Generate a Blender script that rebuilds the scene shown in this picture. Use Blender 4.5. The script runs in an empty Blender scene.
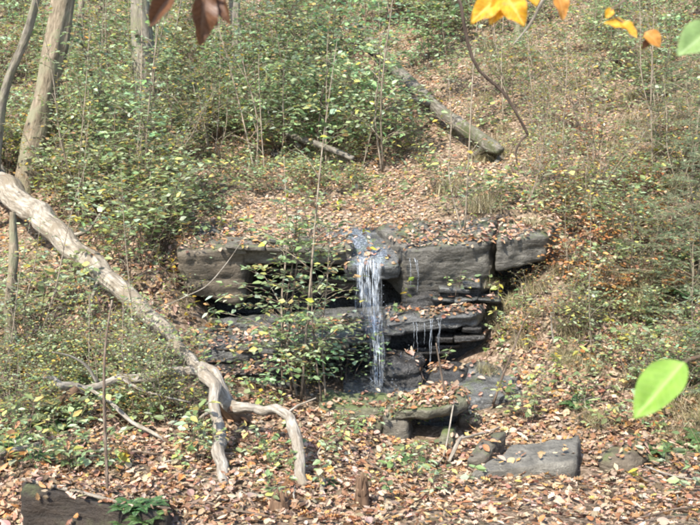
import bpy, math
import numpy as np
from mathutils import Vector, Matrix
from mathutils.bvhtree import BVHTree

# ------------------------------------------------------------------ camera, sky, sun, exposure
scene = bpy.context.scene
COL = scene.collection
F, CX, CY = 800.0, 350.0, 262.5          # focal length and centre in photo pixels
CAMZ = 4.0
PITCH = math.radians(8.0)
cam_d = bpy.data.cameras.new('camera')
cam_d.sensor_width = 36.0
cam_d.lens = 36.0 * F / 700.0
cam_d.clip_start = 0.05
cam_d.clip_end = 400.0
cam = bpy.data.objects.new('camera', cam_d)
cam.location = (0, 0, CAMZ)
cam.rotation_euler = (math.radians(90) - PITCH, 0, 0)
COL.objects.link(cam)
scene.camera = cam
cam_d.dof.use_dof = True
cam_d.dof.focus_distance = 11.5
cam_d.dof.aperture_fstop = 4.8

SUN_DIR = Vector((-0.40, -0.68, 0.92)).normalized()      # towards the sun
sun_el = math.asin(SUN_DIR.z)
sun_az = math.atan2(SUN_DIR.x, SUN_DIR.y)
world = bpy.data.worlds.new('World')
scene.world = world
world.use_nodes = True
wn = world.node_tree
sky = wn.nodes.new('ShaderNodeTexSky')
sky.sky_type = 'NISHITA'
sky.sun_disc = False
sky.sun_elevation = sun_el
sky.sun_rotation = sun_az
bg = wn.nodes['Background']
bg.inputs['Strength'].default_value = 0.15
wn.links.new(sky.outputs[0], bg.inputs['Color'])
sun_d = bpy.data.lights.new('sun', 'SUN')
sun_d.energy = 3.6
sun_d.angle = math.radians(0.6)
sun_d.color = (1.0, 0.95, 0.86)
sun = bpy.data.objects.new('sun', sun_d)
sun.rotation_euler = (-SUN_DIR).to_track_quat('-Z', 'Y').to_euler()
sun.location = (0, 0, 40)
COL.objects.link(sun)
vs = scene.view_settings
vs.view_transform = 'Standard'
vs.look = 'None'
vs.exposure = 1.68
vs.gamma = 1.0
vs.use_curve_mapping = False
scene.cycles.max_bounces = 5
scene.cycles.diffuse_bounces = 3
scene.cycles.transparent_max_bounces = 12
scene.cycles.filter_width = 2.0

# ------------------------------------------------------------------ small maths
_s, _c = math.sin(PITCH), math.cos(PITCH)

def at(px, py, d):
    """world point that lies d metres ahead (along y) on the sight line of a photo pixel"""
    a, b = (px - CX) / F, (CY - py) / F
    wy, wz = b * _s + _c, b * _c - _s
    k = d / wy
    return np.array([a * k, d, CAMZ + wz * k])

def proj(P):
    P = np.asarray(P, float)
    x, y, z = P[..., 0], P[..., 1], P[..., 2] - CAMZ
    dep = y * _c - z * _s
    up = y * _s + z * _c
    return CX + F * x / dep, CY - F * up / dep, dep

def _hash(ix, iy, iz, seed):
    h = (ix.astype(np.int64) * 374761393 + iy.astype(np.int64) * 668265263 + iz.astype(np.int64) * 2147483647 + seed * 974711) & 0x7fffffff
    h = ((h ^ (h >> 13)) * 1274126177) & 0x7fffffff
    h = ((h ^ (h >> 16)) * 668265263) & 0x7fffffff
    return (h & 0xffff) / 65535.0

def vnoise(P, seed=0):
    """value noise in -1..1 at points (...,3)"""
    P = np.asarray(P, float)
    i = np.floor(P).astype(np.int64)
    f = P - i
    f = f * f * (3 - 2 * f)
    out = 0
    for dx in (0, 1):
        for dy in (0, 1):
            for dz in (0, 1):
                w = (f[..., 0] if dx else 1 - f[..., 0]) * (f[..., 1] if dy else 1 - f[..., 1]) * (f[..., 2] if dz else 1 - f[..., 2])
                out = out + w * _hash(i[..., 0] + dx, i[..., 1] + dy, i[..., 2] + dz, seed)
    return out * 2 - 1

def fbm(P, seed=0, octaves=4, gain=0.5):
    P = np.asarray(P, float)
    t, a = 0, 1.0
    for o in range(octaves):
        t = t + a * vnoise(P * (2 ** o), seed + o * 7)
        a *= gain
    return t

def tps(pts):
    A = np.array(pts, float)
    xy, z = A[:, :2], A[:, 2]
    n = len(A)
    def k(r2):
        return 0.5 * r2 * np.log(r2 + 1e-9)
    d2 = ((xy[:, None] - xy[None]) ** 2).sum(-1)
    M = np.zeros((n + 3, n + 3))
    M[:n, :n] = k(d2) + np.eye(n) * 0.03
    M[:n, n] = 1
    M[:n, n + 1:] = xy
    M[n, :n] = 1
    M[n + 1:, :n] = xy.T
    w = np.linalg.solve(M, np.concatenate([z, [0, 0, 0]]))
    def f(x, y):
        x, y = np.asarray(x, float), np.asarray(y, float)
        sh = x.shape
        x, y = x.ravel(), y.ravel()
        out = np.empty(len(x))
        for s in range(0, len(x), 20000):
            e = slice(s, s + 20000)
            d2 = (x[e, None] - xy[None, :, 0]) ** 2 + (y[e, None] - xy[None, :, 1]) ** 2
            out[e] = k(d2) @ w[:n] + w[n] + w[n + 1] * x[e] + w[n + 2] * y[e]
        return out.reshape(sh)
    return f

# ------------------------------------------------------------------ object helpers
def link(o, parent=None):
    COL.objects.link(o)
    if parent is not None:
        o.parent = parent
    return o

def tag(o, label=None, cat=None, group=None, kind=None):
    if label: o['label'] = label
    if cat: o['category'] = cat
    if group: o['group'] = group
    if kind: o['kind'] = kind
    return o

def empty(name, loc=(0, 0, 0)):
    o = bpy.data.objects.new(name, None)
    o.location = [float(v) for v in loc]
    o.empty_display_size = 0.1
    return link(o)

def mesh_from(name, V, faces, mat, smooth=True, colors=None):
    """faces: (N,k) array or list of such arrays"""
    V = np.asarray(V, np.float32)
    fl = faces if isinstance(faces, list) else [faces]
    fl = [np.asarray(f, np.int32) for f in fl if len(f)]
    me = bpy.data.meshes.new(name)
    nl = sum(f.size for f in fl)
    nf = sum(len(f) for f in fl)
    me.vertices.add(len(V))
    me.vertices.foreach_set('co', V.ravel())
    me.loops.add(nl)
    me.loops.foreach_set('vertex_index', np.concatenate([f.ravel() for f in fl]))
    me.polygons.add(nf)
    tot = np.concatenate([np.full(len(f), f.shape[1], np.int32) for f in fl])
    st = np.concatenate([[0], np.cumsum(tot)[:-1]]).astype(np.int32)
    me.polygons.foreach_set('loop_start', st)
    me.polygons.foreach_set('use_smooth', np.full(nf, bool(smooth)))
    if colors is not None:
        ca = me.color_attributes.new('col', 'FLOAT_COLOR', 'POINT')
        c4 = np.ones((len(V), 4), np.float32)
        c4[:, :3] = colors
        ca.data.foreach_set('color', c4.ravel())
    me.update(calc_edges=True)
    me.validate()
    if mat is not None:
        me.materials.append(mat)
    return me

def mobj(name, me, parent=None):
    return link(bpy.data.objects.new(name, me), parent)

# ------------------------------------------------------------------ materials
def new_mat(name):
    m = bpy.data.materials.new(name)
    m.use_nodes = True
    nt = m.node_tree
    for n in list(nt.nodes):
        nt.nodes.remove(n)
    out = nt.nodes.new('ShaderNodeOutputMaterial')
    return m, nt, out

def N(nt, t, **kw):
    n = nt.nodes.new(t)
    for k, v in kw.items():
        if k in n.inputs:
            n.inputs[k].default_value = v
        else:
            setattr(n, k, v)
    return n

def ramp(nt, src, stops):
    r = nt.nodes.new('ShaderNodeValToRGB')
    el = r.color_ramp.elements
    el[0].position, el[0].color = stops[0][0], (*stops[0][1], 1)
    el[1].position, el[1].color = stops[-1][0], (*stops[-1][1], 1)
    for p, c in stops[1:-1]:
        e = el.new(p)
        e.color = (*c, 1)
    nt.links.new(src, r.inputs[0])
    return r.outputs[0]

def mixc(nt, fac, a, b, mode='MIX'):
    m = nt.nodes.new('ShaderNodeMix')
    m.data_type = 'RGBA'
    m.blend_type = mode
    for s, v in ((m.inputs[0], fac), (m.inputs[6], a), (m.inputs[7], b)):
        if hasattr(v, 'links') or hasattr(v, 'is_output'):
            nt.links.new(v, s)
        elif isinstance(v, (int, float)):
            s.default_value = v
        else:
            s.default_value = (*v, 1)
    return m.outputs[2]

def noise_tex(nt, vec, scale, detail=4, rough=0.6, dist=0.0):
    n = N(nt, 'ShaderNodeTexNoise', Scale=scale, Detail=detail, Roughness=rough, Distortion=dist)
    if vec is not None:
        nt.links.new(vec, n.inputs['Vector'])
    return n.outputs[0]

def mapping(nt, src, scale=(1, 1, 1)):
    m = nt.nodes.new('ShaderNodeMapping')
    m.inputs['Scale'].default_value = scale
    nt.links.new(src, m.inputs['Vector'])
    return m.outputs[0]

def bump(nt, h, strength=0.4, dist=0.02):
    b = N(nt, 'ShaderNodeBump', Strength=strength, Distance=dist)
    nt.links.new(h, b.inputs['Height'])
    return b.outputs[0]

def mat_leaf(name, rough=0.5, trans=0.3, spec=0.4, rnd=0.12):
    m, nt, out = new_mat(name)
    a = N(nt, 'ShaderNodeAttribute', attribute_name='col')
    oi = nt.nodes.new('ShaderNodeObjectInfo')
    geo = nt.nodes.new('ShaderNodeNewGeometry')
    hsv = nt.nodes.new('ShaderNodeHueSaturation')
    mr = N(nt, 'ShaderNodeMapRange')
    mr.inputs['To Min'].default_value = 0.5 - rnd * 0.25
    mr.inputs['To Max'].default_value = 0.5 + rnd * 0.25
    nt.links.new(oi.outputs['Random'], mr.inputs['Value'])
    nt.links.new(mr.outputs[0], hsv.inputs['Hue'])
    nt.links.new(a.outputs['Color'], hsv.inputs['Color'])
    tc = nt.nodes.new('ShaderNodeTexCoord')
    nz = noise_tex(nt, tc.outputs['Object'], 45, 3)
    col = mixc(nt, 0.35, hsv.outputs[0], ramp(nt, nz, [(0.3, (0.45, 0.42, 0.4)), (0.7, (1, 1, 1))]), 'MULTIPLY')
    p = N(nt, 'ShaderNodeBsdfPrincipled', Roughness=rough)
    p.inputs['Specular IOR Level'].default_value = spec
    nt.links.new(col, p.inputs['Base Color'])
    t = nt.nodes.new('ShaderNodeBsdfTranslucent')
    nt.links.new(col, t.inputs['Color'])
    mx = N(nt, 'ShaderNodeMixShader')
    mx.inputs[0].default_value = trans
    nt.links.new(p.outputs[0], mx.inputs[1])
    nt.links.new(t.outputs[0], mx.inputs[2])
    nt.links.new(mx.outputs[0], out.inputs['Surface'])
    return m

def mat_bigleaf(name, base, vein, trans=0.4, blotch=None):
    """leaf seen close: x across, y along, in the leaf's own coordinates (unit length)"""
    m, nt, out = new_mat(name)
    tc = nt.nodes.new('ShaderNodeTexCoord')
    sep = nt.nodes.new('ShaderNodeSeparateXYZ')
    nt.links.new(tc.outputs['Object'], sep.inputs[0])
    ab = N(nt, 'ShaderNodeMath', operation='ABSOLUTE')
    nt.links.new(sep.outputs[0], ab.inputs[0])
    mu = N(nt, 'ShaderNodeMath', operation='MULTIPLY_ADD')
    nt.links.new(ab.outputs[0], mu.inputs[0])
    mu.inputs[1].default_value = -0.9
    nt.links.new(sep.outputs[1], mu.inputs[2])
    sc = N(nt, 'ShaderNodeMath', operation='MULTIPLY')
    nt.links.new(mu.outputs[0], sc.inputs[0])
    sc.inputs[1].default_value = 58.0
    si = N(nt, 'ShaderNodeMath', operation='SINE')
    nt.links.new(sc.outputs[0], si.inputs[0])
    side = ramp(nt, si.outputs[0], [(0.86, (0, 0, 0)), (1.0, (0.6, 0.6, 0.6))])
    mid = ramp(nt, ab.outputs[0], [(0.006, (1, 1, 1)), (0.02, (0, 0, 0))])
    v = mixc(nt, 1.0, side, mid, 'ADD')
    nz = noise_tex(nt, tc.outputs['Object'], 7, 5)
    c0 = ramp(nt, nz, [(0.3, blotch or tuple(c * 0.6 for c in base)), (0.55, base), (0.8, tuple(min(1, c * 1.15) for c in base))])
    col = mixc(nt, v, c0, vein)
    p = N(nt, 'ShaderNodeBsdfPrincipled', Roughness=0.5)
    p.inputs['Specular IOR Level'].default_value = 0.35
    nt.links.new(col, p.inputs['Base Color'])
    nt.links.new(bump(nt, v, 0.3, 0.01), p.inputs['Normal'])
    t = nt.nodes.new('ShaderNodeBsdfTranslucent')
    nt.links.new(col, t.inputs['Color'])
    mx = N(nt, 'ShaderNodeMixShader')
    mx.inputs[0].default_value = trans
    nt.links.new(p.outputs[0], mx.inputs[1])
    nt.links.new(t.outputs[0], mx.inputs[2])
    nt.links.new(mx.outputs[0], out.inputs['Surface'])
    return m

def mat_rock(name, dark, mid, light, rough=0.75, moss=0.0, wet=0.0, scale=3.0, spec=0.4):
    m, nt, out = new_mat(name)
    geo = nt.nodes.new('ShaderNodeNewGeometry')
    pos = geo.outputs['Position']
    strat = mapping(nt, pos, (1.0, 1.0, 5.0))
    n1 = noise_tex(nt, strat, scale, 6, 0.65, 0.4)
    n2 = noise_tex(nt, pos, 22, 5, 0.7)
    c = ramp(nt, n1, [(0.28, dark), (0.5, mid), (0.72, light)])
    c = mixc(nt, 0.55, c, ramp(nt, n2, [(0.3, (0.45, 0.43, 0.42)), (0.62, (1, 1, 1))]), 'MULTIPLY')
    lich = ramp(nt, noise_tex(nt, pos, 7.5, 6, 0.75), [(0.6, (0, 0, 0)), (0.7, (1, 1, 1))])
    c = mixc(nt, lich, c, tuple(min(0.5, v * 1.35) for v in light))
    if moss > 0:
        sp = nt.nodes.new('ShaderNodeSeparateXYZ')
        nt.links.new(geo.outputs['Normal'], sp.inputs[0])
        up = N(nt, 'ShaderNodeMapRange')
        up.inputs['From Min'].default_value = 0.1
        up.inputs['From Max'].default_value = 0.9
        nt.links.new(sp.outputs[2], up.inputs['Value'])
        mn = ramp(nt, noise_tex(nt, pos, 3.2, 5, 0.7), [(0.55 - 0.25 * moss, (0, 0, 0)), (0.72 - 0.2 * moss, (1, 1, 1))])
        mm = N(nt, 'ShaderNodeMath', operation='MULTIPLY')
        nt.links.new(up.outputs[0], mm.inputs[0])
        nt.links.new(mn, mm.inputs[1])
        c = mixc(nt, mm.outputs[0], c, mixc(nt, n2, (0.05, 0.07, 0.02), (0.14, 0.16, 0.06)))
    p = N(nt, 'ShaderNodeBsdfPrincipled')
    nt.links.new(c, p.inputs['Base Color'])
    r = ramp(nt, n2, [(0.3, (max(0.08, rough - 0.2),) * 3), (0.7, (min(1, rough + 0.1),) * 3)])
    nt.links.new(r, p.inputs['Roughness'])
    p.inputs['Specular IOR Level'].default_value = spec
    hh = mixc(nt, 0.5, n1, n2)
    nt.links.new(bump(nt, hh, 0.9, 0.08), p.inputs['Normal'])
    nt.links.new(p.outputs[0], out.inputs['Surface'])
    return m

def mat_bark(name, dark, mid, light, scale=6.0, stretch=0.12, moss=None, bs=0.6):
    m, nt, out = new_mat(name)
    a = N(nt, 'ShaderNodeAttribute', attribute_name='barkuv')
    v = a.outputs['Vector']
    n1 = noise_tex(nt, mapping(nt, v, (1, 1, stretch)), scale * 4, 6, 0.65, 0.3)
    n2 = noise_tex(nt, v, scale * 0.7, 5, 0.65)
    c = ramp(nt, n1, [(0.3, dark), (0.52, mid), (0.75, light)])
    c = mixc(nt, 0.6, c, ramp(nt, n2, [(0.3, (0.5, 0.47, 0.42)), (0.65, (1, 1, 1))]), 'MULTIPLY')
    if moss:
        mk = ramp(nt, noise_tex(nt, v, scale * 0.5, 5, 0.7), [(0.48, (0, 0, 0)), (0.62, (1, 1, 1))])
        c = mixc(nt, mk, c, moss)
    p = N(nt, 'ShaderNodeBsdfPrincipled', Roughness=0.85)
    p.inputs['Specular IOR Level'].default_value = 0.2
    nt.links.new(c, p.inputs['Base Color'])
    nt.links.new(bump(nt, n1, bs, 0.03), p.inputs['Normal'])
    nt.links.new(p.outputs[0], out.inputs['Surface'])
    return m

def mat_soil():
    m, nt, out = new_mat('forest_soil')
    geo = nt.nodes.new('ShaderNodeNewGeometry')
    pos = geo.outputs['Position']
    n1 = noise_tex(nt, pos, 0.8, 5, 0.6)
    n2 = noise_tex(nt, pos, 9, 6, 0.75)
    vor = N(nt, 'ShaderNodeTexVoronoi', Scale=26.0)
    nt.links.new(pos, vor.inputs['Vector'])
    c = ramp(nt, n1, [(0.3, (0.06, 0.045, 0.028)), (0.5, (0.12, 0.082, 0.05)), (0.7, (0.10, 0.095, 0.045))])
    lc = ramp(nt, vor.outputs['Color'], [(0.2, (0.09, 0.062, 0.042)), (0.5, (0.23, 0.165, 0.115)), (0.8, (0.32, 0.24, 0.175))])
    c = mixc(nt, ramp(nt, n2, [(0.42, (0, 0, 0)), (0.55, (1, 1, 1))]), c, lc)
    p = N(nt, 'ShaderNodeBsdfPrincipled', Roughness=0.95)
    p.inputs['Specular IOR Level'].default_value = 0.15
    nt.links.new(c, p.inputs['Base Color'])
    nt.links.new(bump(nt, n2, 0.8, 0.06), p.inputs['Normal'])
    nt.links.new(p.outputs[0], out.inputs['Surface'])
    return m

def mat_still_water():
    m, nt, out = new_mat('shallow_water')
    geo = nt.nodes.new('ShaderNodeNewGeometry')
    n = noise_tex(nt, geo.outputs['Position'], 14, 3)
    p = N(nt, 'ShaderNodeBsdfPrincipled', Roughness=0.06, IOR=1.33)
    p.inputs['Base Color'].default_value = (0.55, 0.62, 0.66, 1)
    p.inputs['Transmission Weight'].default_value = 0.9
    nt.links.new(bump(nt, n, 0.35, 0.02), p.inputs['Normal'])
    nt.links.new(p.outputs[0], out.inputs['Surface'])
    return m

def mat_fall_water(name='falling_water', lo=0.35, hi=0.7, top=0.8):
    m, nt, out = new_mat(name)
    geo = nt.nodes.new('ShaderNodeNewGeometry')
    n = noise_tex(nt, mapping(nt, geo.outputs['Position'], (26, 26, 7)), 1.0, 5, 0.75, 0.6)
    p = N(nt, 'ShaderNodeBsdfPrincipled', Roughness=0.12, IOR=1.33)
    p.inputs['Base Color'].default_value = (0.72, 0.78, 0.84, 1)
    p.inputs['Specular IOR Level'].default_value = 0.6
    g = N(nt, 'ShaderNodeBsdfTransparent')
    g.inputs['Color'].default_value = (0.93, 0.96, 1, 1)
    gl = N(nt, 'ShaderNodeBsdfGlossy', Roughness=0.08)
    m1 = N(nt, 'ShaderNodeMixShader')
    m1.inputs[0].default_value = 0.12
    nt.links.new(g.outputs[0], m1.inputs[1])
    nt.links.new(gl.outputs[0], m1.inputs[2])
    mx = N(nt, 'ShaderNodeMixShader')
    nt.links.new(ramp(nt, n, [(lo, (0, 0, 0)), (hi, (top,) * 3)]), mx.inputs[0])
    nt.links.new(m1.outputs[0], mx.inputs[1])
    nt.links.new(p.outputs[0], mx.inputs[2])
    nt.links.new(mx.outputs[0], out.inputs['Surface'])
    return m

def mat_veil():
    m, nt, out = new_mat('broken_water_sheet')
    geo = nt.nodes.new('ShaderNodeNewGeometry')
    at_ = N(nt, 'ShaderNodeAttribute', attribute_name='col')
    n1 = noise_tex(nt, mapping(nt, geo.outputs['Position'], (34, 8, 2.2)), 1.0, 4, 0.7, 0.8)
    n2 = noise_tex(nt, mapping(nt, geo.outputs['Position'], (60, 20, 16)), 1.0, 3, 0.7, 0.3)
    a1 = ramp(nt, n1, [(0.45, (0, 0, 0)), (0.68, (0.74, 0.74, 0.74))])
    a2 = ramp(nt, n2, [(0.25, (0.35, 0.35, 0.35)), (0.6, (1, 1, 1))])
    al = mixc(nt, 1.0, mixc(nt, 1.0, a1, a2, 'MULTIPLY'), at_.outputs['Color'], 'MULTIPLY')
    p = N(nt, 'ShaderNodeBsdfPrincipled', Roughness=0.25, IOR=1.33)
    p.inputs['Base Color'].default_value = (0.78, 0.83, 0.88, 1)
    t = nt.nodes.new('ShaderNodeBsdfTranslucent')
    t.inputs['Color'].default_value = (0.8, 0.85, 0.9, 1)
    pt = N(nt, 'ShaderNodeMixShader')
    pt.inputs[0].default_value = 0.35
    nt.links.new(p.outputs[0], pt.inputs[1])
    nt.links.new(t.outputs[0], pt.inputs[2])
    g = N(nt, 'ShaderNodeBsdfTransparent')
    mx = N(nt, 'ShaderNodeMixShader')
    nt.links.new(al, mx.inputs[0])
    nt.links.new(g.outputs[0], mx.inputs[1])
    nt.links.new(pt.outputs[0], mx.inputs[2])
    nt.links.new(mx.outputs[0], out.inputs['Surface'])
    return m

M = {
    'veil': mat_veil(),
    'soil': mat_soil(),
    'litter': mat_leaf('dry_leaf', 0.6, 0.18, 0.3, 0.05),
    'green': mat_leaf('green_leaf', 0.38, 0.42, 0.5, 0.10),
    'straw': mat_leaf('dry_grass_blade', 0.7, 0.25, 0.2, 0.04),
    'rock': mat_rock('brown_grey_stone', (0.05, 0.043, 0.032), (0.12, 0.105, 0.08), (0.21, 0.19, 0.15), 0.8, 0.3),
    'rock_brown': mat_rock('brown_stone', (0.05, 0.038, 0.026), (0.12, 0.095, 0.065), (0.20, 0.165, 0.12), 0.75, 0.3),  # the stone's own brown, mottled at random
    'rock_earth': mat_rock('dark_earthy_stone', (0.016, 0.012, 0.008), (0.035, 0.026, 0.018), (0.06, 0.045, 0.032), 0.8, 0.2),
    'rock_grey': mat_rock('bare_grey_stone', (0.06, 0.055, 0.044), (0.15, 0.138, 0.112), (0.24, 0.225, 0.185), 0.75, 0.0),
    'rock_moss': mat_rock('mossy_stone', (0.06, 0.055, 0.04), (0.14, 0.13, 0.09), (0.23, 0.21, 0.16), 0.85, 0.8),
    'rock_wet': mat_rock('wet_dark_stone', (0.012, 0.012, 0.011), (0.03, 0.028, 0.025), (0.065, 0.06, 0.055), 0.32, 0.0, 1, 3.0, 0.6),
    'rock_damp': mat_rock('damp_grey_stone', (0.03, 0.03, 0.028), (0.08, 0.08, 0.075), (0.16, 0.16, 0.15), 0.35, 0.1, 1, 3.0, 0.6),
    'rock_pale': mat_rock('pale_grey_stone', (0.035, 0.032, 0.026), (0.095, 0.086, 0.07), (0.19, 0.175, 0.145), 0.5, 0.3),
    'deadwood': mat_bark('bleached_wood', (0.08, 0.065, 0.05), (0.30, 0.265, 0.215), (0.47, 0.435, 0.375), 8, 0.16, (0.20, 0.165, 0.12), 1.0),
    'logbark': mat_bark('pale_peeling_bark', (0.06, 0.047, 0.034), (0.25, 0.215, 0.165), (0.45, 0.41, 0.345), 4.5, 0.16, (0.16, 0.13, 0.09), 1.0),
    'mossbark': mat_bark('mossy_grey_bark', (0.05, 0.042, 0.033), (0.16, 0.142, 0.115), (0.30, 0.28, 0.24), 4, 0.2, (0.07, 0.075, 0.035), 1.0),
    'bark': mat_bark('brown_tree_bark', (0.07, 0.055, 0.036), (0.20, 0.16, 0.11), (0.35, 0.29, 0.21), 4.5, 0.22, (0.17, 0.16, 0.10), 1.2),
    'bark_grey': mat_bark('grey_tree_bark', (0.07, 0.062, 0.05), (0.20, 0.175, 0.14), (0.33, 0.30, 0.25), 4.5, 0.25, (0.17, 0.16, 0.10), 1.2),
    'twig': mat_bark('thin_twig_bark', (0.06, 0.04, 0.03), (0.15, 0.11, 0.08), (0.26, 0.21, 0.16), 9, 0.3),
    'twig_pale': mat_bark('pale_twig_bark', (0.12, 0.09, 0.06), (0.26, 0.21, 0.155), (0.40, 0.35, 0.28), 9, 0.3),
    'twig_dark': mat_bark('dark_twig_bark', (0.03, 0.02, 0.015), (0.07, 0.05, 0.038), (0.12, 0.09, 0.07), 9, 0.3),
    'rot': mat_bark('rotten_brown_wood', (0.05, 0.03, 0.018), (0.13, 0.08, 0.05), (0.24, 0.16, 0.10), 5, 0.1),
    'pool': mat_still_water(),
    'fall': mat_fall_water(),
    'film': mat_fall_water('running_water_film', 0.5, 0.75, 0.5),
}

# ------------------------------------------------------------------ tubes (stems, trunks, logs)
class Tubes:
    pass

def _tube_add(self, pts, rad, sides=6, bumpy=0.0, seed=0):
    """closed tapered tube: the rings at both ends run in to a centre point"""
    P = np.asarray(pts, float)
    R = np.asarray(rad, float) * np.ones(len(P))
    T = np.gradient(P, axis=0)
    T /= np.linalg.norm(T, axis=1, keepdims=True) + 1e-9
    u = np.cross(T[0], [0.31, 0.17, 0.93])
    if np.linalg.norm(u) < 0.05:
        u = np.cross(T[0], [1, 0, 0])
    U = [u / np.linalg.norm(u)]
    for i in range(1, len(P)):
        v = U[-1] - T[i] * np.dot(U[-1], T[i])
        U.append(v / (np.linalg.norm(v) + 1e-9))
    U = np.array(U)
    W = np.cross(T, U)
    ang = np.arange(sides) / sides * 2 * np.pi
    ca, sa = np.cos(ang), np.sin(ang)
    L = np.concatenate([[0], np.cumsum(np.linalg.norm(np.diff(P, axis=0), axis=1))])
    rr = R[:, None] * np.ones(sides)[None]
    m = len(P)
    if bumpy > 0:
        q = np.stack([np.repeat(ca[None], m, 0) * 1.3, np.repeat(sa[None], m, 0) * 1.3, np.repeat((L / (R.mean() * 5))[:, None], sides, 1)], -1)
        rr = rr * (1 + bumpy * fbm(q + seed * 3.7, seed, 4, 0.6))
        if sides >= 16:
            rr = rr * (1 + 0.10 * (0.35 - np.abs(vnoise(q * np.array([4.2, 4.2, 0.55]) + seed, seed + 5))))
    V = P[:, None] + rr[..., None] * (ca[None, :, None] * U[:, None] + sa[None, :, None] * W[:, None])
    B = np.stack([ca[None] * R[:, None], sa[None] * R[:, None], np.repeat(L[:, None], sides, 1)], -1) + seed * 1.37
    V = np.concatenate([V.reshape(-1, 3), P[:1], P[-1:]])
    B = np.concatenate([B.reshape(-1, 3), B[0].mean(0)[None], B[-1].mean(0)[None]])
    i = np.arange(m - 1)[:, None] * sides
    j = np.arange(sides)[None]
    k = (j + 1) % sides
    Q = np.stack([i + j, i + k, i + k + sides, i + j + sides], -1).reshape(-1, 4)
    j, k = j[0], k[0]
    c0, c1 = m * sides, m * sides + 1
    T0 = np.stack([k, j, np.full(sides, c0)], -1)
    T1 = np.stack([j + (m - 1) * sides, k + (m - 1) * sides, np.full(sides, c1)], -1)
    self.V.append(V)
    self.B.append(B)
    self.Fq.append(Q + self.n)
    self.Ft.append(np.concatenate([T0, T1]) + self.n)
    self.n += len(V)
    return self

def _tube_init(self):
    self.V, self.Fq, self.Ft, self.B, self.n = [], [], [], [], 0

def _tube_mesh(self, name, mat):
    V, B = np.concatenate(self.V), np.concatenate(self.B)
    me = mesh_from(name, V, [np.concatenate(self.Fq), np.concatenate(self.Ft)], mat)
    at_ = me.attributes.new('barkuv', 'FLOAT_VECTOR', 'POINT')
    at_.data.foreach_set('vector', B.astype(np.float32).ravel())
    return me

Tubes.add, Tubes.__init__, Tubes.mesh = _tube_add, _tube_init, _tube_mesh

def smooth_path(pts, n=24, wob=0.0, rng=None):
    """Catmull-Rom through the points (rows of any width)"""
    P = np.asarray(pts, float)
    P = np.concatenate([[2 * P[0] - P[1]], P, [2 * P[-1] - P[-2]]])
    m = len(P) - 3
    t = np.linspace(0, m - 1e-6, n)
    i = t.astype(int)
    f = (t - i)[:, None]
    a, b, c, d = P[i], P[i + 1], P[i + 2], P[i + 3]
    Q = 0.5 * (2 * b + (c - a) * f + (2 * a - 5 * b + 4 * c - d) * f ** 2 + (3 * b - a - 3 * c + d) * f ** 3)
    if wob and rng is not None:
        k = max(4, n // 7)
        ctl = rng.normal(0, wob * 2.2, (k, 3))
        ctl[0] = ctl[-1] = 0
        for c_ in range(3):
            Q[:, c_] += np.interp(np.linspace(0, k - 1, n), np.arange(k), ctl[:, c_])
    return Q

# ------------------------------------------------------------------ leaves
def leaf_proto(kind):
    """unit leaf: along +y from 0 to 1, x across, slight fold; returns verts, tris"""
    if kind == 'simple':
        V = np.array([[0, 0, 0], [-0.24, 0.38, 0.05], [0, 0.45, -0.03], [0.24, 0.38, 0.05], [-0.13, 0.78, 0.01], [0.13, 0.78, 0.01], [0, 1, -0.06]], float)
        T = np.array([[0, 2, 1], [0, 3, 2], [1, 2, 4], [2, 3, 5], [2, 6, 4], [2, 5, 6]])
    elif kind == 'needle':
        V = np.array([[-0.03, 0, 0], [0.03, 0, 0], [0.02, 0.6, 0.03], [-0.02, 0.6, 0.03], [0, 1, 0]], float)
        T = np.array([[0, 1, 2], [0, 2, 3], [3, 2, 4]])
    elif kind == 'oak':
        half = [(0.02, 0.0), (0.10, 0.12), (0.24, 0.22), (0.15, 0.33), (0.36, 0.50), (0.19, 0.58), (0.30, 0.76), (0.13, 0.80), (0.10, 0.93)]
        V, T = [], []
        mid = []
        for k, (x, y) in enumerate(half):
            z = 0.24 * (x / 0.36) ** 1.3 + 0.07 * math.sin(y * 8) + 0.30 * (y - 0.45) ** 2
            mid.append((0, y, 0.05 * math.sin(y * 6)))
            V += [(-x, y, z), (0, y, 0.04 * math.sin(y * 6) + 0.30 * (y - 0.45) ** 2), (x, y, z * 0.6 + 0.03)]
        V.append((0, 1.0, -0.02))
        for k in range(len(half) - 1):
            a, b = 3 * k, 3 * k + 3
            T += [(a, a + 1, b + 1), (a, b + 1, b), (a + 1, a + 2, b + 2), (a + 1, b + 2, b + 1)]
        a = 3 * (len(half) - 1)
        e = len(V) - 1
        T += [(a, a + 1, e), (a + 1, a + 2, e)]
        V, T = np.array(V, float), np.array(T)
    elif kind == 'curl':
        V, T = [], []
        for k, y in enumerate(np.linspace(0, 1, 6)):
            w = 0.02 + 0.30 * math.sin(math.pi * min(1, y * 0.95 + 0.03)) ** 0.8
            z0 = 0.28 * (y - 0.5) ** 2
            V += [(-w, y, z0 + w * 0.55), (0, y, z0), (w, y, z0 + w * 0.75)]
        for k in range(5):
            a, b = 3 * k, 3 * k + 3
            T += [(a, a + 1, b + 1), (a, b + 1, b), (a + 1, a + 2, b + 2), (a + 1, b + 2, b + 1)]
        V, T = np.array(V, float), np.array(T)
    return V, T

PROTO = {k: leaf_proto(k) for k in ('simple', 'needle', 'oak', 'curl')}

def frames(D, U):
    """rotation matrices whose y axis is D and z axis is near U"""
    D = D / (np.linalg.norm(D, axis=1, keepdims=True) + 1e-9)
    X = np.cross(D, U)
    X /= np.linalg.norm(X, axis=1, keepdims=True) + 1e-9
    Z = np.cross(X, D)
    return np.stack([X, D, Z], -1)

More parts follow.
